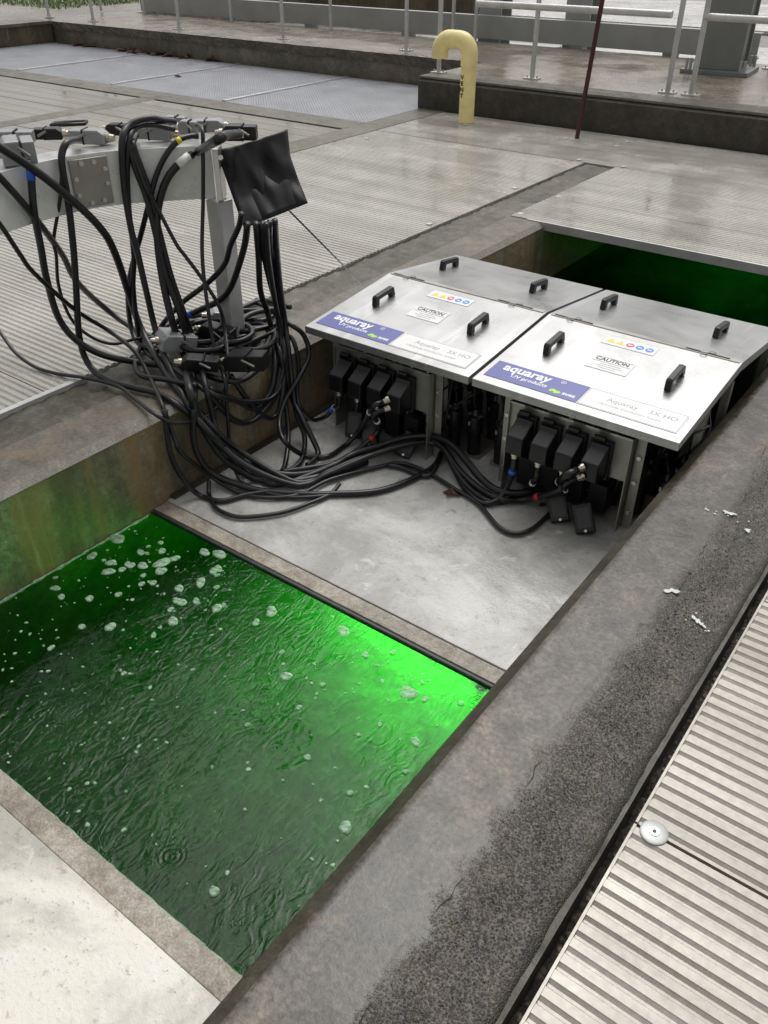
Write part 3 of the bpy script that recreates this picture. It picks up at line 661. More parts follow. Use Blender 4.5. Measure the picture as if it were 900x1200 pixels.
    bk = MB(); bk.box(.006, .168, .06, .0625, .0007, .0009).box(.006, .168, .098, .1005, .0007, .0009); bk.build('label_border', M['ink'], L3)
    ln_ = MB()
    for k, (x_0, x_1) in enumerate(((.045, .135), (.03, .145), (.05, .125))): ln_.box(x_0, x_1, .044-.015*k, .048-.015*k, .0007, .0009)
    ln_.build('print_lines', M['ink_grey'], L3)
    L4 = sticker('hazard_label', .308, .536, .80, .905, M['label_white'])
    for i, c in enumerate(('ink_yellow', 'ink_yellow', 'ink_red', 'ink_blue', 'ink_blue')):
        cx, cy = .032+.042*i, .034
        if i < 2: MB().add([(cx-.021, cy-.016, .001), (cx+.021, cy-.016, .001), (cx, cy+.021, .001)], [(0,1,2)]).add([(cx-.002, cy-.008, .0014), (cx+.002, cy-.008, .0014), (cx+.003, cy+.008, .0014), (cx-.003, cy+.008, .0014)], [(0,1,2,3)]).build('warning_symbol', M[c], L4)
        else:
            m_ = MB(); m_.tube([(cx, cy, .0008), (cx, cy, .0011)], .017, 18); s_ = m_.build('warning_symbol', M[c], L4)
            MB().box(cx-.009, cx+.009, cy-.004, cy+.004, .0012, .0014).build('symbol_mark', M['ink_white'], L4)
    # frame under the hood: front plate and legs
    a, c = px0-x0, px1-x0; yp = .05; zt = .03-ZP
    MB().box(a, c, yp, yp+.004, zt-.19, zt).build('front_plate', M['steel_dull'], e, bevel=.001)
    MB().box(a, c, yp-.008, yp-.0005, zt-.006, zt+.0015).build('plate_flange', M['steel'], e)
    for xx in (a+.0005, c-.0045):
        MB().prism([(yp-.02, 0), (yp+.13, 0), (yp+.09, zt-.002), (yp-.012, zt-.002)], xx, xx+.004, 'x').build('bracket', M['steel_dull'], e)
    for xx in (a-.04, c+.005):
        MB().box(xx, xx+.035, yp+.03, yp+.034, 0, zt).build('upright', M['steel_dull'], e)
        for zz in (.08, .22, .33): MB().cyl((xx+.017, yp+.03, zz), .009, -.01, 8, 'y').build('bolt', M['bolt'], e)
    MB().box(.02, W-.02, yp+.12, ye-.08, .001, .02).build('base_tray', M['steel_dull'], e)
    MB().box(.03, W-.03, ye-.2, ye-.19, .02, zf-.05).build('rear_plate', M['black_matt'], e)
    for sx in (.012, W-.042):
        for sy in (.34, .62, ye-.1): MB().box(sx, sx+.03, sy, sy+.03, 0, zf-.02).build('post', M['steel_dull'], e)
    # lamp heads under the hood
    q = random.Random(int(abs(x0)*100))
    for i in range(8):
        for j in range(3):
            x = .06+(W-.12)*i/7; y = .19+.17*j
            if j == 0 and a+.02 < x < c-.02 and False: continue
            hd = MB().tube([(0,0,.02), (0,0,.12), (0,0,.125), (0,0,.21), (0,0,.215), (0,0,.24)], [.03, .03, .036, .036, .022, .012], 12).build('lamp_head', M['black'], e, 'auto'); hd.location = (x, y, 0)
            P = [(0, 0, .23), (q.uniform(-.03, .03), q.uniform(-.05, .02), .29), (q.uniform(-.09, .09), q.uniform(-.08, .03), .37), (q.uniform(-.12, .12), .08, .44)]
            MB().tube(spline(P, 4), .005, 5).build('lead', M['black'], hd, True)
            MB().tube([(-.012, -.033, .17), (-.012, -.033, .19)], .006, 6).build('fitting', M['bolt'], hd)
    for k in range(4):
        x = q.uniform(.05, W-.05); P = [(x, .16, q.uniform(.3, .4)), (x+q.uniform(-.1, .1), .12, q.uniform(.1, .2)), (x+q.uniform(-.15, .15), .14, q.uniform(.06, .14)), (x+q.uniform(-.2, .2), .2, q.uniform(.25, .4))]
        MB().tube(spline(P, 6), .006, 6).build('lead', M['rubber'], e, True)
    # four plug connectors on the front plate
    ends = []
    for i in range(4):
        cx = a+.09+.107*i; top = zt-.04
        hb = empty('connector', (0, 0, 0)); bpy.data.objects.remove(hb)
        prof = [(yp-.001, top), (yp-.04, top), (yp-.05, top-.012), (yp-.115, top-.05), (yp-.118, top-.125), (yp-.1, top-.135), (yp-.04, top-.14), (yp-.001, top-.15)]
        bx = MB().prism(prof, cx-.037, cx+.037, 'x').build('connector', M['black'], e, bevel=.005)
        MB().box(cx-.044, cx+.044, yp-.028, yp-.002, top-.155, top+.008).build('housing', M['black_matt'], bx, bevel=.003)
        MB().cyl((cx-.03, yp-.03, top+.018), .012, .045, 12, 'x').build('latch', M['black'], bx, 'auto')
        MB().cyl((cx-.034, yp-.03, top+.018), .005, .004, 8, 'x').build('latch_pin', M['bolt'], bx)
        if i < 3:
            g_ = Vector((cx-.005, yp-.085, top-.13)); dr = Vector((0, -.05, -1)).normalized()
            MB().tube([g_, g_+dr*.012, g_+dr*.013, g_+dr*.026, g_+dr*.03], [.019, .019, .015, .015, .011], 10).build('gland', M['nickel'], bx, 'auto'); ends.append((g_+dr*.03, dr))
            MB().tube([g_+dr*.03, g_+dr*.075], [.012, .0105], 10).build('sleeve', M['rubber'], bx, True)
        else:
            for k, dz in enumerate((-.07, -.108)):
                g_ = Vector((cx-.02+.004*k, yp-.116, top+dz)); dr = Vector((-.55, -.75, -.35)).normalized()
                MB().tube([g_, g_+dr*.012, g_+dr*.013, g_+dr*.028], [.017, .017, .013, .011], 10).build('gland', M['nickel'], bx, 'auto'); ends.append((g_+dr*.028, dr))
    # lower shadowed plug bodies under the plate
    for i in range(4):
        cx = a+.09+.107*i
        MB().box(cx-.04, cx+.04, yp+.02, yp+.09, .03, .16).build('inner_socket', M['black_matt'], e, bevel=.006)
    return e, [(Vector((x0, YF, ZP))+p, d_) for p, d_ in ends]
m1, E1 = module(-2.438, -1.566, -2.305, -1.776, 'steel hooded unit against the rusty stained wall, next to the cable tangle')
m2, E2 = module(-1.549, -.693, -1.392, -.868, 'steel hooded unit beside the wet concrete wall with the crack')

# hanging black connector caps (loose covers)
M['cap_in'] = plain('dark_gasket_face', (.045, .042, .04), .35)
def cap(p, rz, tilt, roll, label, group):
    e = empty('connector_cap', p, rz, label, 'connector cap', group); e.rotation_euler = (tilt, roll, rz)
    MB().box(-.038, .038, -.02, .02, 0, .12).build('shell', M['black'], e, bevel=.006)
    MB().box(-.026, .026, -.0225, -.0205, .018, .102).build('recess', M['cap_in'], e, bevel=.002)
    MB().cyl((0, -.024, .008), .006, .012, 8, 'y').build('pin', M['bolt'], e)
for (u, v, rz, tl, ro) in [(657, 612, .55, -.75, -.25), (687, 625, .5, -.7, -.3)]:
    cap(at(u, v, ZP+.006), rz, tl, ro, 'loose black connector cap hanging to the plate at the unit by the wet cracked wall', 'caps at the unit by the cracked wall')
for (u, v, rz, tl, ro) in [(434, 522, .4, -.6, -.2), (470, 535, .5, -.7, .5), (414, 512, .3, -.4, 0)]:
    cap(at(u, v, ZP+.006), rz, tl, ro, 'loose black connector cap hanging to the plate at the unit by the stained wall', 'caps at the unit by the stained wall')

# ================================================================== CURVED CABLE BRACKET
cb = empty('cable_bracket', (-2.72, 2.46, 0), label='curved aluminium cable bracket on a square post beside the hoods', cat='bracket')
ZT, HB = .86, .205
arc = spline([(-2.72, 2.47), (-2.82, 2.36), (-2.945, 2.2), (-3.01, 2.05), (-3.025, 1.87), (-3.0, 1.68), (-2.93, 1.45), (-2.8, 1.25)], 6)
def ribbon(z0, z1, off0, off1, i0=0, i1=None):
    P = arc[i0:i1]; V = []; F_ = []; n = len(P)
    for i, p in enumerate(P):
        t = P[min(i+1, n-1)]-P[max(i-1, 0)]; t = t/np.linalg.norm(t); nn = np.array([-t[1], t[0]])   # toward +x / viewer side
        for o_, z in ((off0, z0), (off1, z0), (off1, z1), (off0, z1)): V.append((p[0]+nn[0]*o_, p[1]+nn[1]*o_, z))
    for i in range(n-1):
        for k in range(4): F_.append((i*4+k, i*4+(k+1) % 4, (i+1)*4+(k+1) % 4, (i+1)*4+k))
    F_ += [(3,2,1,0), tuple((n-1)*4+k for k in range(4))]
    return MB().add(V, F_)
sgn = 1
child(ribbon(ZT-HB, ZT, 0, -.008).build('web', M['alu_web'], None, 'auto'), cb)
child(ribbon(ZT-.008, ZT-.0005, -.0085, -.13).build('top_flange', M['alu'], None, 'auto'), cb)
child(ribbon(ZT-HB, ZT-HB+.008, -.0085, -.05).build('lower_flange', M['alu'], None, 'auto'), cb)
child(MB().box(-2.745, -2.665, 2.43, 2.51, -.01, ZT-HB).build('post', M['alu_dull'], None, bevel=.006), cb)
child(MB().box(-2.79, -2.62, 2.385, 2.555, 0.001, .014).build('foot_plate', M['alu_dull'], None, bevel=.003), cb)
# bolted splice plate
pc = at(110, 212, .76); ii = int(np.argmin([np.linalg.norm(a-pc[:2]) for a in arc])); tg = arc[ii+1]-arc[ii-1]; tg = tg/np.linalg.norm(tg); pc = arc[ii]
nv = np.array([-tg[1], tg[0]])
if nv @ (CAM[:2]-pc) < 0: nv = -nv
sp = MB().box(-.075, .075, -.003, .003, -.09, .09).build('splice_plate', M['steel_dull'], None, bevel=.002)
child(sp, cb); sp.location = Vector((pc[0]+nv[0]*.012, pc[1]+nv[1]*.012, ZT-HB/2)) - cb.location; sp.rotation_euler = (0, 0, math.atan2(nv[1], nv[0])+math.pi/2)
for bx_, bz in [(-.03,.075),(.02,.075),(.06,.045),(.06,-.01),(.035,-.072),(-.015,-.075),(-.06,-.04),(-.06,.02)]:
    MB().cyl((bx_, -.003, bz), .0095, -.01, 6, 'y').build('bolt', M['bolt'], sp)
# end plate with bolts
ep = MB().box(-.012, .012, -.045, .045, -.1, .1).build('end_plate', M['alu'], None, bevel=.002)
child(ep, cb); ep.location = Vector((-2.69, 2.475, ZT-.1))-cb.location; ep.rotation_euler = (0, 0, math.radians(35))

# ---- connectors on top of the bracket
def plug(p, rz, ln, wd, ht, mat, label, cat='connector', latch=True, tilt=0, group=None, gland=True, sticker=None):
    e = empty('cable_connector', p, rz, label, cat, group); e.rotation_euler = (0, tilt, rz)
    MB().prism([(-ln/2, 0), (ln*.1, 0), (ln*.1, ht), (-ln*.35, ht), (-ln/2, ht*.72)], -wd/2, wd/2, 'y').build('hood', mat, e, bevel=.006)
    MB().box(ln*.1+.002, ln/2, -wd*.46, wd*.46, ht*.04, ht*.94).build('base', mat, e, bevel=.004)
    MB().box(ln*.08, ln*.115, -wd*.52, wd*.52, -.001+ht*.02, ht*1.03).build('gasket', M['black_matt'], e)
    if latch:
        MB().tube([(ln*.3, -wd*.55, ht*.4), (ln*.02, -wd*.56, ht*.75), (ln*.02, wd*.56, ht*.75), (ln*.3, wd*.55, ht*.4)], .005, 6).build('latch', M['steel_dull'], e)
    if gland:
        MB().tube([(-ln/2, 0, ht*.42), (-ln/2-.014, 0, ht*.42), (-ln/2-.015, 0, ht*.42), (-ln/2-.032, 0, ht*.42)], [.019, .019, .015, .013], 10).build('gland', M['nickel'], e, 'auto')
    if sticker:
        s_ = MB().box(-.02, .02, -.0005, .0005, -.016, .016).build('number_tag', M['white'], e); s_.location = (0, -wd/2-.0008, ht*.5)
        text(sticker, .03, M['ink'], s_, (-.009, -.0012, -.012), (math.pi/2, 0, 0), 'lettering', 'LEFT', .001)
    return e
conn = [  # u, v, rz, length, width, height, material
    (106, 168, .5+math.pi, .15, .062, .055, 'grey_plastic', 'grey cable connector with clip on the curved bracket near the splice plate'),
    (16, 168, .75, .17, .062, .05, 'grey_plastic', 'grey cable connector lying flat on the curved bracket behind a larger one'),
    (24, 190, 1.05, .12, .14, .085, 'grey_plastic', 'large grey cable connector overhanging the curved bracket with blue taped cable'),
    (182, 163, .45+math.pi, .15, .062, .055, 'grey_plastic', 'grey cable connector on the curved bracket under the tall cable loop'),
    (222, 157, .5, .08, .05, .055, 'grey_plastic', 'small grey cable connector on the curved bracket with yellow taped cable'),
    (246, 154, .6+math.pi, .13, .06, .05, 'grey_plastic', 'grey cable connector tucked behind the black one beside the bag'),
    (58, 163, .7+math.pi, .12, .055, .045, 'black', 'black cable connector on the curved bracket between the grey ones'),
    (206, 150, .5, .1, .05, .05, 'grey_plastic', 'grey cable connector behind the tall cable loop'),
    (140, 158, .55, .1, .05, .045, 'black_matt', 'black socket on the curved bracket beside the tall cable loop'),
    (282, 164, .62, .14, .062, .06, 'black', 'black cable connector with number tag beside the black bag')]
for i, (u, v, rz, ln, wd, ht, mt, lab) in enumerate(conn):
    plug(at(u, v, ZT+.0005), rz, ln, wd, ht, M[mt], lab, sticker='4' if 'tag' in lab else None)
lf = MB(); 
lf.tube([(0,0,.03), (.14,0,.035), (.14,.05,.035), (0,.05,.03), (0,0,.03)], .008, 6)
lo = empty('latch_frame', at(62, 156, ZT+.001), math.radians(40), 'open black latch frame standing on the curved bracket', 'latch'); lf.build('frame', M['black'], lo, True)
MB().box(.0, .02, 0, .05, 0, .024).build('foot', M['black'], lo)
# tangle connectors on the wall top
for (u, v, rz, ln, wd, ht, mt, lab, tl) in [
    (205, 408, 1.2, .16, .12, .075, 'grey_plastic', 'square grey connector lying in the cable tangle on the wall', .25),
    (255, 398, .3, .16, .07, .07, 'black', 'black connector tucked against the square post in the cable tangle', .1),
    (235, 432, .7, .15, .07, .055, 'black', 'long black connector at the wall edge under the square grey one', .1),
    (290, 432, .4, .18, .08, .075, 'black', 'black connector in the cable tangle before the square post', -.1),
    (262, 378, .9, .14, .08, .06, 'grey_plastic', 'grey connector half hidden behind the black ones in the tangle', .2)]:
    plug(at(u, v, .06), rz, ln, wd, ht, M[mt], lab, tilt=tl, sticker=None)

# ---- black bag over the end of the bracket
def bag():
    N = 28; dep0 = (np.array([-2.70, 2.47, .82])-CAM) @ _F
    L = [(253,176),(264,207),(275,238),(286,268)]; Rr = [(337,151),(340,182),(350,211),(361,238)]
    def edge(E, t):
        k = t*(len(E)-1); i = min(int(k), len(E)-2); f = k-i; return np.array(E[i])*(1-f)+np.array(E[i+1])*f
    q = np.random.RandomState(2); V = []; F_ = []
    for side in (0, 1):
        for j in range(N+1):
            for i in range(N+1):
                s_, t = i/N, j/N; a = edge(L, t); c = edge(Rr, t); uv = a*(1-s_)+c*s_
                if j == 0: uv = uv+np.array([0, 2*math.sin(s_*math.pi)])
                bulge = .035*math.sin(math.pi*s_)**.35*max(0, 1-1.6*t)+.012*t*math.sin(4.5*s_+1.5*t+.6)*math.sin(math.pi*s_)+.006*math.exp(-((s_-.3-.25*t)/.07)**2)-.007*math.exp(-((s_-.62+.2*t)/.06)**2)+.003*math.sin(17*s_+13*t*s_-6*t)*math.sin(math.pi*s_)
                wr_ = .007*abs(math.sin(5.5*s_+2.2*t))**2+.004*math.sin(7*s_+5*t)*math.sin(3.2*t+.3)+.003*math.sin(15*s_*(1-t*.5)-7*t)+.012*math.exp(-((s_-.78-.1*t)/.1)**2)*math.sin(2.5*t+.4)
                off = (-(bulge+wr_) if side == 0 else bulge*.8-wr_*.4)
                if i in (0, N) or j in (N,): off = .004 if side else -.004
                dep = dep0+.02+.1*s_+off-.04*t
                V.append(CAM + ray(*uv)*dep)
    n1 = (N+1)**2
    for j in range(N):
        for i in range(N):
            a = j*(N+1)+i; F_.append((a, a+1, a+N+2, a+N+1)); F_.append((n1+a, n1+a+N+1, n1+a+N+2, n1+a+1))
    rim = [i for i in range(N+1)]+[j*(N+1)+N for j in range(1, N+1)]+[N*(N+1)+i for i in range(N-1, -1, -1)]+[j*(N+1) for j in range(N-1, 0, -1)]
    for k in range(len(rim)):
        a, c = rim[k], rim[(k+1) % len(rim)]; F_.append((a, n1+a, n1+c, c))
    o = MB().add(V, F_).build('cover_bag', M['bagm'], None, True)
    tag(o, 'glossy wet black bag pulled over the end of the curved bracket', 'bag')
    for uv in ((259, 186),):
        p = CAM+ray(*uv)*(dep0-.03); e = MB().cyl((0,0,0), .011, .012, 10, tuple(-_F)).build('bolt', M['bolt'], o); e.location = p
    return o
M['bagm'] = plain('wet_black_sheeting', (.004, .004, .005), .3, 0, 0, .3, 20); M['bagm'].node_tree.nodes['Principled BSDF'].inputs['Specular IOR Level'].default_value = .28
bag()

# ================================================================== CABLES
def arcdepth(u, v):
    d = ray(u, v); best = None
    for a, c in zip(arc[:-1], arc[1:]):
        e_ = c-a; den = d[0]*e_[1]-d[1]*e_[0]
        if abs(den) < 1e-9: continue
        r0 = a-CAM[:2]; t = (r0[0]*e_[1]-r0[1]*e_[0])/den; k = (r0[0]*d[1]-r0[1]*d[0])/den
        if t > 0 and -.02 <= k <= 1.02 and (best is None or t < best): best = t
    if best is None: best = min(float((np.array([a[0], a[1], ZT])-CAM) @ _F) for a in arc)
    return best
def resolve(P):
    """(u, v, kind, value) pixels with the plane they lie on; None = depth between its neighbours"""
    D = []
    for p in P:
        if len(p) == 2: D.append(None); continue
        if p[2] == 'a': D.append(arcdepth(p[0], p[1])-p[3]); continue
        q_ = {'z': at, 'x': atx, 'y': aty}[p[2]](p[0], p[1], p[3]); D.append(float((q_-CAM) @ _F))
    idx = [i for i, d in enumerate(D) if d is not None]
    for i in range(len(D)):
        if D[i] is None:
            a = max([k for k in idx if k < i], default=None); c = min([k for k in idx if k > i], default=None)
            if a is None: D[i] = D[c]
            elif c is None: D[i] = D[a]
            else:
                L_ = [math.dist(P[k][:2], P[k+1][:2]) for k in range(a, c)]; f = sum(L_[:i-a])/sum(L_); D[i] = D[a]*(1-f)+D[c]*f
    return [CAM + ray(p[0], p[1])*d for p, d in zip(P, D)]
SEGc = [0]
def cable(P, r, label, group=None, tapes=(), mat='rubber', name='cable', extra=()):
    pts = resolve(P) + [np.array(x) for x in extra]
    r = r*1.1; S = spline(pts, 6); S = [np.array([p[0], p[1], max(p[2], ZP+r) if p[0] > XL+.0 and p[0] < XR else max(p[2], .004+r*.8) if p[0] < -2.5 else p[2]]) for p in S]
    o = MB().tube(S, r, 9).build(name, M[mat], None, True); tag(o, label, 'cable', group)
    for (u, v, mt, ln) in tapes:
        best = min(range(1, len(S)-2), key=lambda i: (lambda pr: (pr[0]-u)**2+(pr[1]-v)**2)(proj(S[i])))
        d = S[best+1]-S[best-1]; d = d/np.linalg.norm(d)
        MB().tube([S[best]-d*ln/2, S[best]+d*ln/2], r*1.14, 10).build('tape', M[mt], o, True)
    return o
def proj(p):
    q_ = np.array(p)-CAM; return (450+FPX*(q_ @ _R)/(q_ @ _F), 600-FPX*(q_ @ _U)/(q_ @ _F))
zb, zt_ = ('z', ZP+.015), ('z', .02)
HL = 'black cable hanging from the curved bracket down into the tangle on the wall'; HG = 'cables hanging into the tangle'
BL = 'black cable drooping from the curved bracket and swept along the plate to the hoods'; BG = 'cables swept along the plate'
TL = 'loop of black cable in the tangle at the foot of the square post'; TG = 'cable loops in the tangle'
def fin(E, k): # finish at a gland of a module
    p, d = E[k]; return [p+d*.05, p+d*.0]
TOPZ = ('z', ZT+.03)
run1 = [(345,557,*zb),(387,547,'z',ZP+.03),(413,533,'z',ZP+.04),(440,524),(470,514),(500,511,'z',ZP+.1),(520,515),(535,526),(547,541),(566,563),(587,576,'z',ZP+.05),(617,577),(650,568)]
run2 = [(349,569,*zb),(381,557,'z',ZP+.03),(413,543),(440,532),(480,520),(505,519,'z',ZP+.08),(520,526),(537,549),(560,571),(587,585,'z',ZP+.03),(617,585)]
run3 = [(349,566,*zb),(385,553,'z',ZP+.03),(415,540),(445,530),(480,518),(510,520,'z',ZP+.06),(525,533),(535,555),(550,580),(567,590,*zb),(584,585),(594,570)]
cable([(-25,158,'a',.05),(0,173,'a',.06),(36,196,'a',.06),(72,224,'a',.07),(115,264,'a',.06),(136,300),(163,380,'z',.12),(190,430,'z',.03),(230,490,'x',-2.42),(287,543,'x',-2.3)]+run1, .0145, 'thick black cable crossing in front of the bracket to the double gland plug', None, [(655,566,'white',.025)], extra=fin(E2, 3))
cable([(-25,188,'a',.03),(-5,203,'a',.03),(35,248,'a',.03),(72,297),(90,330),(128,365,'z',.12),(165,390,'z',.05),(200,402,'z',.05)], .012, HL, HG)
cable([(-25,232,'a',.06),(0,263,'a',.06),(24,299,'a',.06),(40,320),(88,363),(128,388,'z',.14),(157,411),(173,437,'z',.03),(189,472,'z',.02),(205,515,'x',-2.43),(213,531,'x',-2.41),(245,557,'z',ZP+.06),(277,576,*zb),(307,583,*zb),(349,580,*zb),(387,562,'z',ZP+.02),(440,548,*zb),(470,543,*zb),(500,553,*zb),(533,573,*zb),(560,590,*zb),(583,616,*zb),(603,625,*zb),(623,620,*zb),(643,603,*zb),(662,582,'z',ZP+.08)], .0085, 'thin black cable looping low over the plate below the plugs', None, [(668,574,'white',.025)], extra=fin(E2, 4))
cable([(33,188,'a',.04),(36,205,'a',.035),(40,248,'a',.03),(48,290),(55,328),(69,373),(91,400),(123,417),(165,425,'z',.02),(190,428,'z',.02)], .013, 'black cable with blue tape hanging from the large grey connector', None, [(36,205,'blue_tape',.035)])
cable([(92,164,*TOPZ),(80,166,'a',.0),(73,178,'a',.02),(73,197,'a',.03),(80,237,'a',.03),(86,290),(89,333),(93,395),(104,427,'z',.05),(125,445,*zt_),(160,455,*zt_),(184,461,*zt_),(213,478,'x',-2.46),(240,503,'x',-2.41),(287,545)]+run2, .0125, BL, BG, [(632,579,'red_tape',.025)], extra=[E2[2][0]+Vector((0,-.02,-.06)), E2[2][0]+Vector((0,-.004,-.045))])
cable([(72,190,'a',.015),(71,229,'a',.015),(63,280),(66,300),(69,336),(83,373),(107,395),(133,403,'z',.08),(160,397),(187,395,'z',.06),(225,392,'z',.06)], .0065, HL, HG)
cable([(-8,380,'z',.12),(0,389),(21,416),(53,435),(101,443,*zt_),(139,453,*zt_),(160,469,*zt_),(181,485,'x',-2.46),(203,495,'x',-2.42),(237,490,'x',-2.42),(260,467,'x',-2.43),(267,433,'z',.06),(264,390,'z',.12),(257,360),(237,327),(217,300),(206,285),(183,241,'a',.05),(169,215,'a',.05),(157,182,'a',.03),(152,168,'a',.015),(150,160,*TOPZ)], .0075, 'thin grey-black cable looped over the wall edge and back up to the bracket')
cable([(205,143,'z',ZT+.07),(190,141),(175,139,'z',ZT+.1),(152,147),(143,167,'a',.03),(146,221,'a',.03),(154,270),(160,291),(171,339),(184,392,'z',.12),(203,440,*zt_),(240,491,'x',-2.42),(285,531,'x',-2.32)]+run3, .0125, 'black cable arching highest over the bracket, swept down to the blue taped plug', None, [(596,553,'blue_tape',.02)], extra=fin(E2, 0))
cable([(205,152,'z',ZT+.05),(180,147),(160,150,'z',ZT+.07),(151,166,'a',.02),(149,210,'a',.022),(152,255),(157,300),(156,335),(160,375),(166,405,'z',.03),(180,420,'z',.03)], .0105, HL, HG)
cable([(152,160,*TOPZ),(151,168,'a',.01),(154,180,'a',.025),(160,200,'a',.03),(172,232,'a',.03),(184,280),(195,325),(211,368),(224,419,*zt_),(228,467,'x',-2.44),(226,507,'x',-2.42),(233,535),(253,557,'z',ZP+.06),(300,574,*zb),(350,579,*zb),(387,579,*zb),(440,576,*zb),(480,563,*zb),(508,547,*zb),(517,531,'z',ZP+.03),(519,520,'z',ZP+.05)], .0125, BL, BG)
cable([(160,158,*TOPZ),(156,167,'a',.01),(159,180,'a',.025),(165,196,'a',.03),(177,230,'a',.03),(189,280),(201,325),(215,365),(229,405,'z',.06),(240,448,'x',-2.45),(250,490,'x',-2.41),(262,530,'x',-2.35),(290,555,*zb),(325,568,*zb)]+run1[1:5]+[(490,515,'z',ZP+.07),(508,517),(522,529),(533,550),(550,572),(575,588,*zb),(600,585,*zb),(618,572)], .0115, BL, BG, [(622,564,'white',.025)], extra=fin(E2, 1))
cable([(232,160,*TOPZ),(222,160),(209,165,'a',.012),(195,181,'a',.025),(183,206,'a',.025),(175,236,'a',.025),(164,279),(154,315),(150,345),(153,380,'z',.1),(162,402,'z',.04),(185,412,'z',.04)], .0105, 'black cable with yellow tape hanging from the bracket', None, [(209,166,'yellow_tape',.02)])
cable([(280,158,'z',ZT+.04),(268,158),(256,163,'a',.03),(235,176,'a',.04),(215,188,'a',.04),(197,208,'a',.04),(187,236,'a',.035),(184,270),(189,319),(200,370),(214,415,'z',.04),(222,455,'x',-2.44),(236,497,'x',-2.42),(262,537),(300,562,*zb),(330,566,*zb),(365,561,*zb),(400,552,*zb),(430,541,*zb)], .0145, 'thick black cable with white tag leaving the black connector', None, [(216,187,'white',.06)])
cable([(230,147,'z',ZT+.05),(237,152,'a',.03),(238,190,'a',.05),(238,236,'a',.05),(237,300),(243,357),(253,417,'z',.06),(263,442,'x',-2.43),(266,475,'x',-2.41),(270,525,'x',-2.38),(280,560,'z',ZP+.04),(305,575,*zb),(345,583,*zb),(400,579,*zb)], .0075, 'thin straight black cable hanging past the end of the bracket')
# cables out of the bag
for k, P in enumerate([
    [(300,262,'z',ZT-.2),(303,300),(305,340),(312,362),(318,385,'z',.08),(322,420,'x',-2.45),(318,455,'x',-2.42),(300,478,'x',-2.42),(278,470,'x',-2.43),(245,455,'z',.02)],
    [(308,262,'z',ZT-.2),(310,300),(317,332),(327,370,'z',.15),(333,412,'x',-2.44),(340,460,'x',-2.41),(356,494,'x',-2.3),(373,532,*zb),(360,545,*zb)],
    [(316,260,'z',ZT-.2),(318,300),(325,335),(331,370,'z',.15),(332,415,'x',-2.44),(330,440,'x',-2.42),(322,465,'x',-2.42),(308,485,'x',-2.41),(290,495,'x',-2.41),(270,489,'x',-2.42),(243,460,'z',.02)],
    [(322,258,'z',ZT-.2),(325,300),(329,340),(334,375,'z',.15),(338,410,'x',-2.44),(342,445,'x',-2.41),(347,482,'x',-2.36),(357,513,'x',-2.3),(353,540,*zb),(338,552,*zb)],
    [(312,262,'z',ZT-.2),(315,305),(321,345),(328,385,'z',.12),(332,430,'x',-2.43),(334,467,'x',-2.41),(338,507,'x',-2.34),(334,545,*zb),(326,556,*zb)]]):
    cable(P, [.012, .012, .0115, .011, .0105][k], 'black cable dropping in the tight bunch out of the black bag', 'cables out of the bag')
cable([(283,250,'z',ZT-.18),(280,265),(270,288),(263,310),(243,332),(212,356),(190,381,'z',.06),(182,398,'z',.04)], .011, 'black cable with red tape curving from the bag into the tangle', None, [(188,388,'red_tape',.03)])
cable([(290,262,'z',ZT-.22),(286,290),(272,333),(257,352),(228,366),(208,377,'z',.07),(198,395,'z',.04)], .0125, 'black cable with blue tape curving from the bag into the tangle', None, [(226,368,'blue_tape',.025)])
wire = resolve([(339,247,'z',ZT-.15),(425,334,'y',3.02)]); wire = MB().tube(wire, .0035, 6).build('thin_wire', M['rubber'], None, True); tag(wire, 'thin black wire stretched straight from the bag to the steel hood', 'wire')
# loops in the tangle
tang = [
 [(322,362,'z',.1),(290,370,'z',.1),(263,397,'z',.1),(237,417,'z',.06),(205,432,'z',.03)],
 [(325,380,'z',.08),(290,388,'z',.08),(257,387,'z',.06),(230,377,'z',.06),(203,378,'z',.05),(180,392,'z',.05)],
 [(315,390,'z',.05),(310,420,'x',-2.45),(293,440,'x',-2.43),(273,447,'x',-2.43),(243,440,'z',.03),(215,425,'z',.03)],
 [(190,420,'z',.03),(240,457,'x',-2.44),(280,470,'x',-2.42),(317,467,'x',-2.41),(331,443,'x',-2.42),(327,410,'z',.04),(315,385,'z',.06)],
 [(243,450,'z',.02),(270,490,'x',-2.42),(290,496,'x',-2.41),(307,483,'x',-2.41),(322,460,'x',-2.42),(330,420,'x',-2.44)],
 [(270,440,'z',.03),(297,477,'x',-2.42),(317,490,'x',-2.4),(328,478,'x',-2.4),(332,440,'x',-2.42),(325,395,'z',.06)],
 [(340,360,'z',.08),(310,352,'z',.06),(285,360,'z',.06),(265,372,'z',.06),(235,398,'z',.06)],
 [(300,355,'z',.05),(330,368,'z',.06),(328,384,'z',.07),(295,400,'z',.07),(262,412,'z',.07)],
 [(255,366,'z',.03),(285,378,'z',.04),(318,372,'z',.04),(322,358,'z',.04),(300,352,'z',.03)],
 [(278,400,'z',.06),(303,412,'z',.05),(316,396,'z',.06),(306,380,'z',.06),(275,382,'z',.05)],
 [(168,402,'z',.03),(158,422,'z',.03),(165,440,'z',.03),(195,445,'z',.03),(230,452,'x',-2.46)]]
q = random.Random(12)
for k in range(9):
    cu, cv = q.uniform(225, 300), q.uniform(372, 412); ru, rv = q.uniform(28, 50), q.uniform(10, 18); a0 = q.uniform(0, 6.28); P = []
    for i in range(9):
        a = a0+i*.68; u_, v_ = min(330, max(172, cu+ru*math.cos(a))), cv+rv*math.sin(a)
        P.append((u_, v_, 'z', .03+.008*k) if v_ < 425 else (u_, v_, 'x', -2.46))
    tang.append(P)
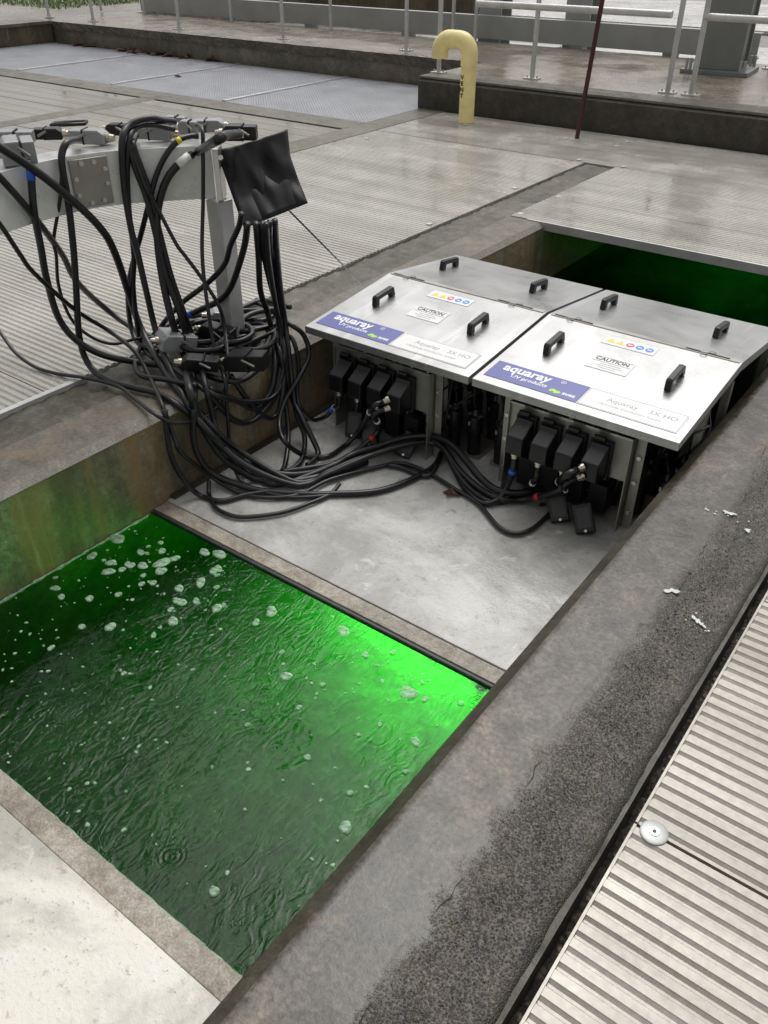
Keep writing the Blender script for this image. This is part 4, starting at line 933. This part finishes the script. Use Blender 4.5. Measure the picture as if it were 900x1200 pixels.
for k, P in enumerate(tang): cable(P, [.0115, .0105, .012, .011, .0105, .012][k % 6], TL, TG)
cable([(325,372,'z',.1),(340,380,'x',-2.46),(356,393,'x',-2.43),(362,417,'x',-2.4),(350,443,'x',-2.38),(334,470,'x',-2.38),(327,497,'x',-2.34),(334,518,'x',-2.25),(357,534,*zb),(383,535,*zb),(407,520,*zb),(425,499,'z',ZP+.1)], .0105, 'black cable bulging from the tangle over to the double gland plug by the stained wall', None, [(435,486,'white',.02)], extra=fin(E1, 3))
cable([(325,385,'z',.08),(343,398,'x',-2.44),(350,430,'x',-2.41),(348,460,'x',-2.4),(353,480,'x',-2.36),(367,492,'z',ZP+.04),(382,488,'z',ZP+.08),(390,478)], .0095, 'black cable with blue and white tape into the end plug by the stained wall', None, [(388,481,'blue_tape',.02), (391,474,'white',.02)], extra=fin(E1, 0))
cable([(245,563,'z',ZP+.05),(245,579,*zb),(253,595,*zb),(275,605,*zb),(301,605,*zb),(333,600,*zb),(365,589,*zb),(387,579,*zb),(398,567,'z',ZP+.03)], .0085, 'slack loop of thin black cable lying lowest on the cover plate')
cable([(193,480,'x',-2.45),(200,533,'x',-2.42),(216,563,'x',-2.39),(235,581,*zb),(259,587,*zb),(288,580,*zb),(320,575,*zb)], .0105, BL, BG)
cable([(330,553,*zb),(365,548,*zb),(400,540,*zb),(428,520,'z',ZP+.07),(445,502,'z',ZP+.13)], .0115, 'black cable with red tape rising to the lower gland of the double gland plug', None, [(430,510,'red_tape',.02), (440,495,'white',.02)], extra=fin(E1, 4))
cable([(455,545,'z',ZP+.02),(470,548,*zb),(500,558,*zb),(512,545,'z',ZP+.03)], .0105, 'short black cable bend lying under the main cable bundle')

# ================================================================== SMALL THINGS
def leaf(p, rz, s, label, group):
    q_ = random.Random(int(p[0]*1000)); V = []; n = 9
    for i in range(n):
        a = 2*math.pi*i/n; r_ = s*(1 if i % 2 == 0 else .6)*q_.uniform(.8, 1.2); V.append((r_*math.cos(a), r_*.7*math.sin(a), abs(math.sin(a))*s*q_.uniform(.1, .5)+.002))
    V.append((0, 0, .003)); o = MB().add(V, [(i, (i+1) % n, n) for i in range(n)]).build('dead_leaf', M['leaf'], None); o.location = p; o.rotation_euler = (0, 0, rz); tag(o, label, 'leaf', group)
    m = o.modifiers.new('t', 'SOLIDIFY'); m.thickness = .002
leaf(at(530, 580, ZP+.001), .5, .045, 'wet red-brown leaf on the plate beside the cable bundle', None)
leaf(at(636, 592, ZP+.001), 1.5, .02, 'small brown leaf scrap by the loose connector caps', None)
for (u, v) in [(112,48),(147,57),(158,55),(168,57),(190,61),(205,63),(222,64),(252,68),(120,50),(182,60),(160,60),(208,87)]:
    p = at(u, v+3, .001); leaf((p[0], min(p[1], 9.1), .002), u, .13 if u != 208 else .05, 'dead brown leaves gathered on the grating under the slab edge', 'leaves under the slab edge')
q = random.Random(4)
for (u, v, rr) in [(787,693,9),(816,727,7),(823,733,5),(855,602,7),(828,597,3),(876,622,5)]:
    p = at(u, v, .0035); dist = np.linalg.norm(p-CAM)
    b = MB(); b.blob(0, 0, 0, rr*.48*dist/FPX, 22, .0006, u, 1.5, q.uniform(0, 3), .35)
    for k in range(5): b.blob(q.gauss(0, .02), q.gauss(0, .02), 0, q.uniform(.001, .004), 7, .001, k)
    o = b.build('bird_dropping', M['dropping'], None, True); o.location = (p[0], p[1], .0035 if p[0] < -.47 else .006); tag(o, 'white bird dropping splashed on the wet concrete wall', 'bird dropping', 'bird droppings on the wall')
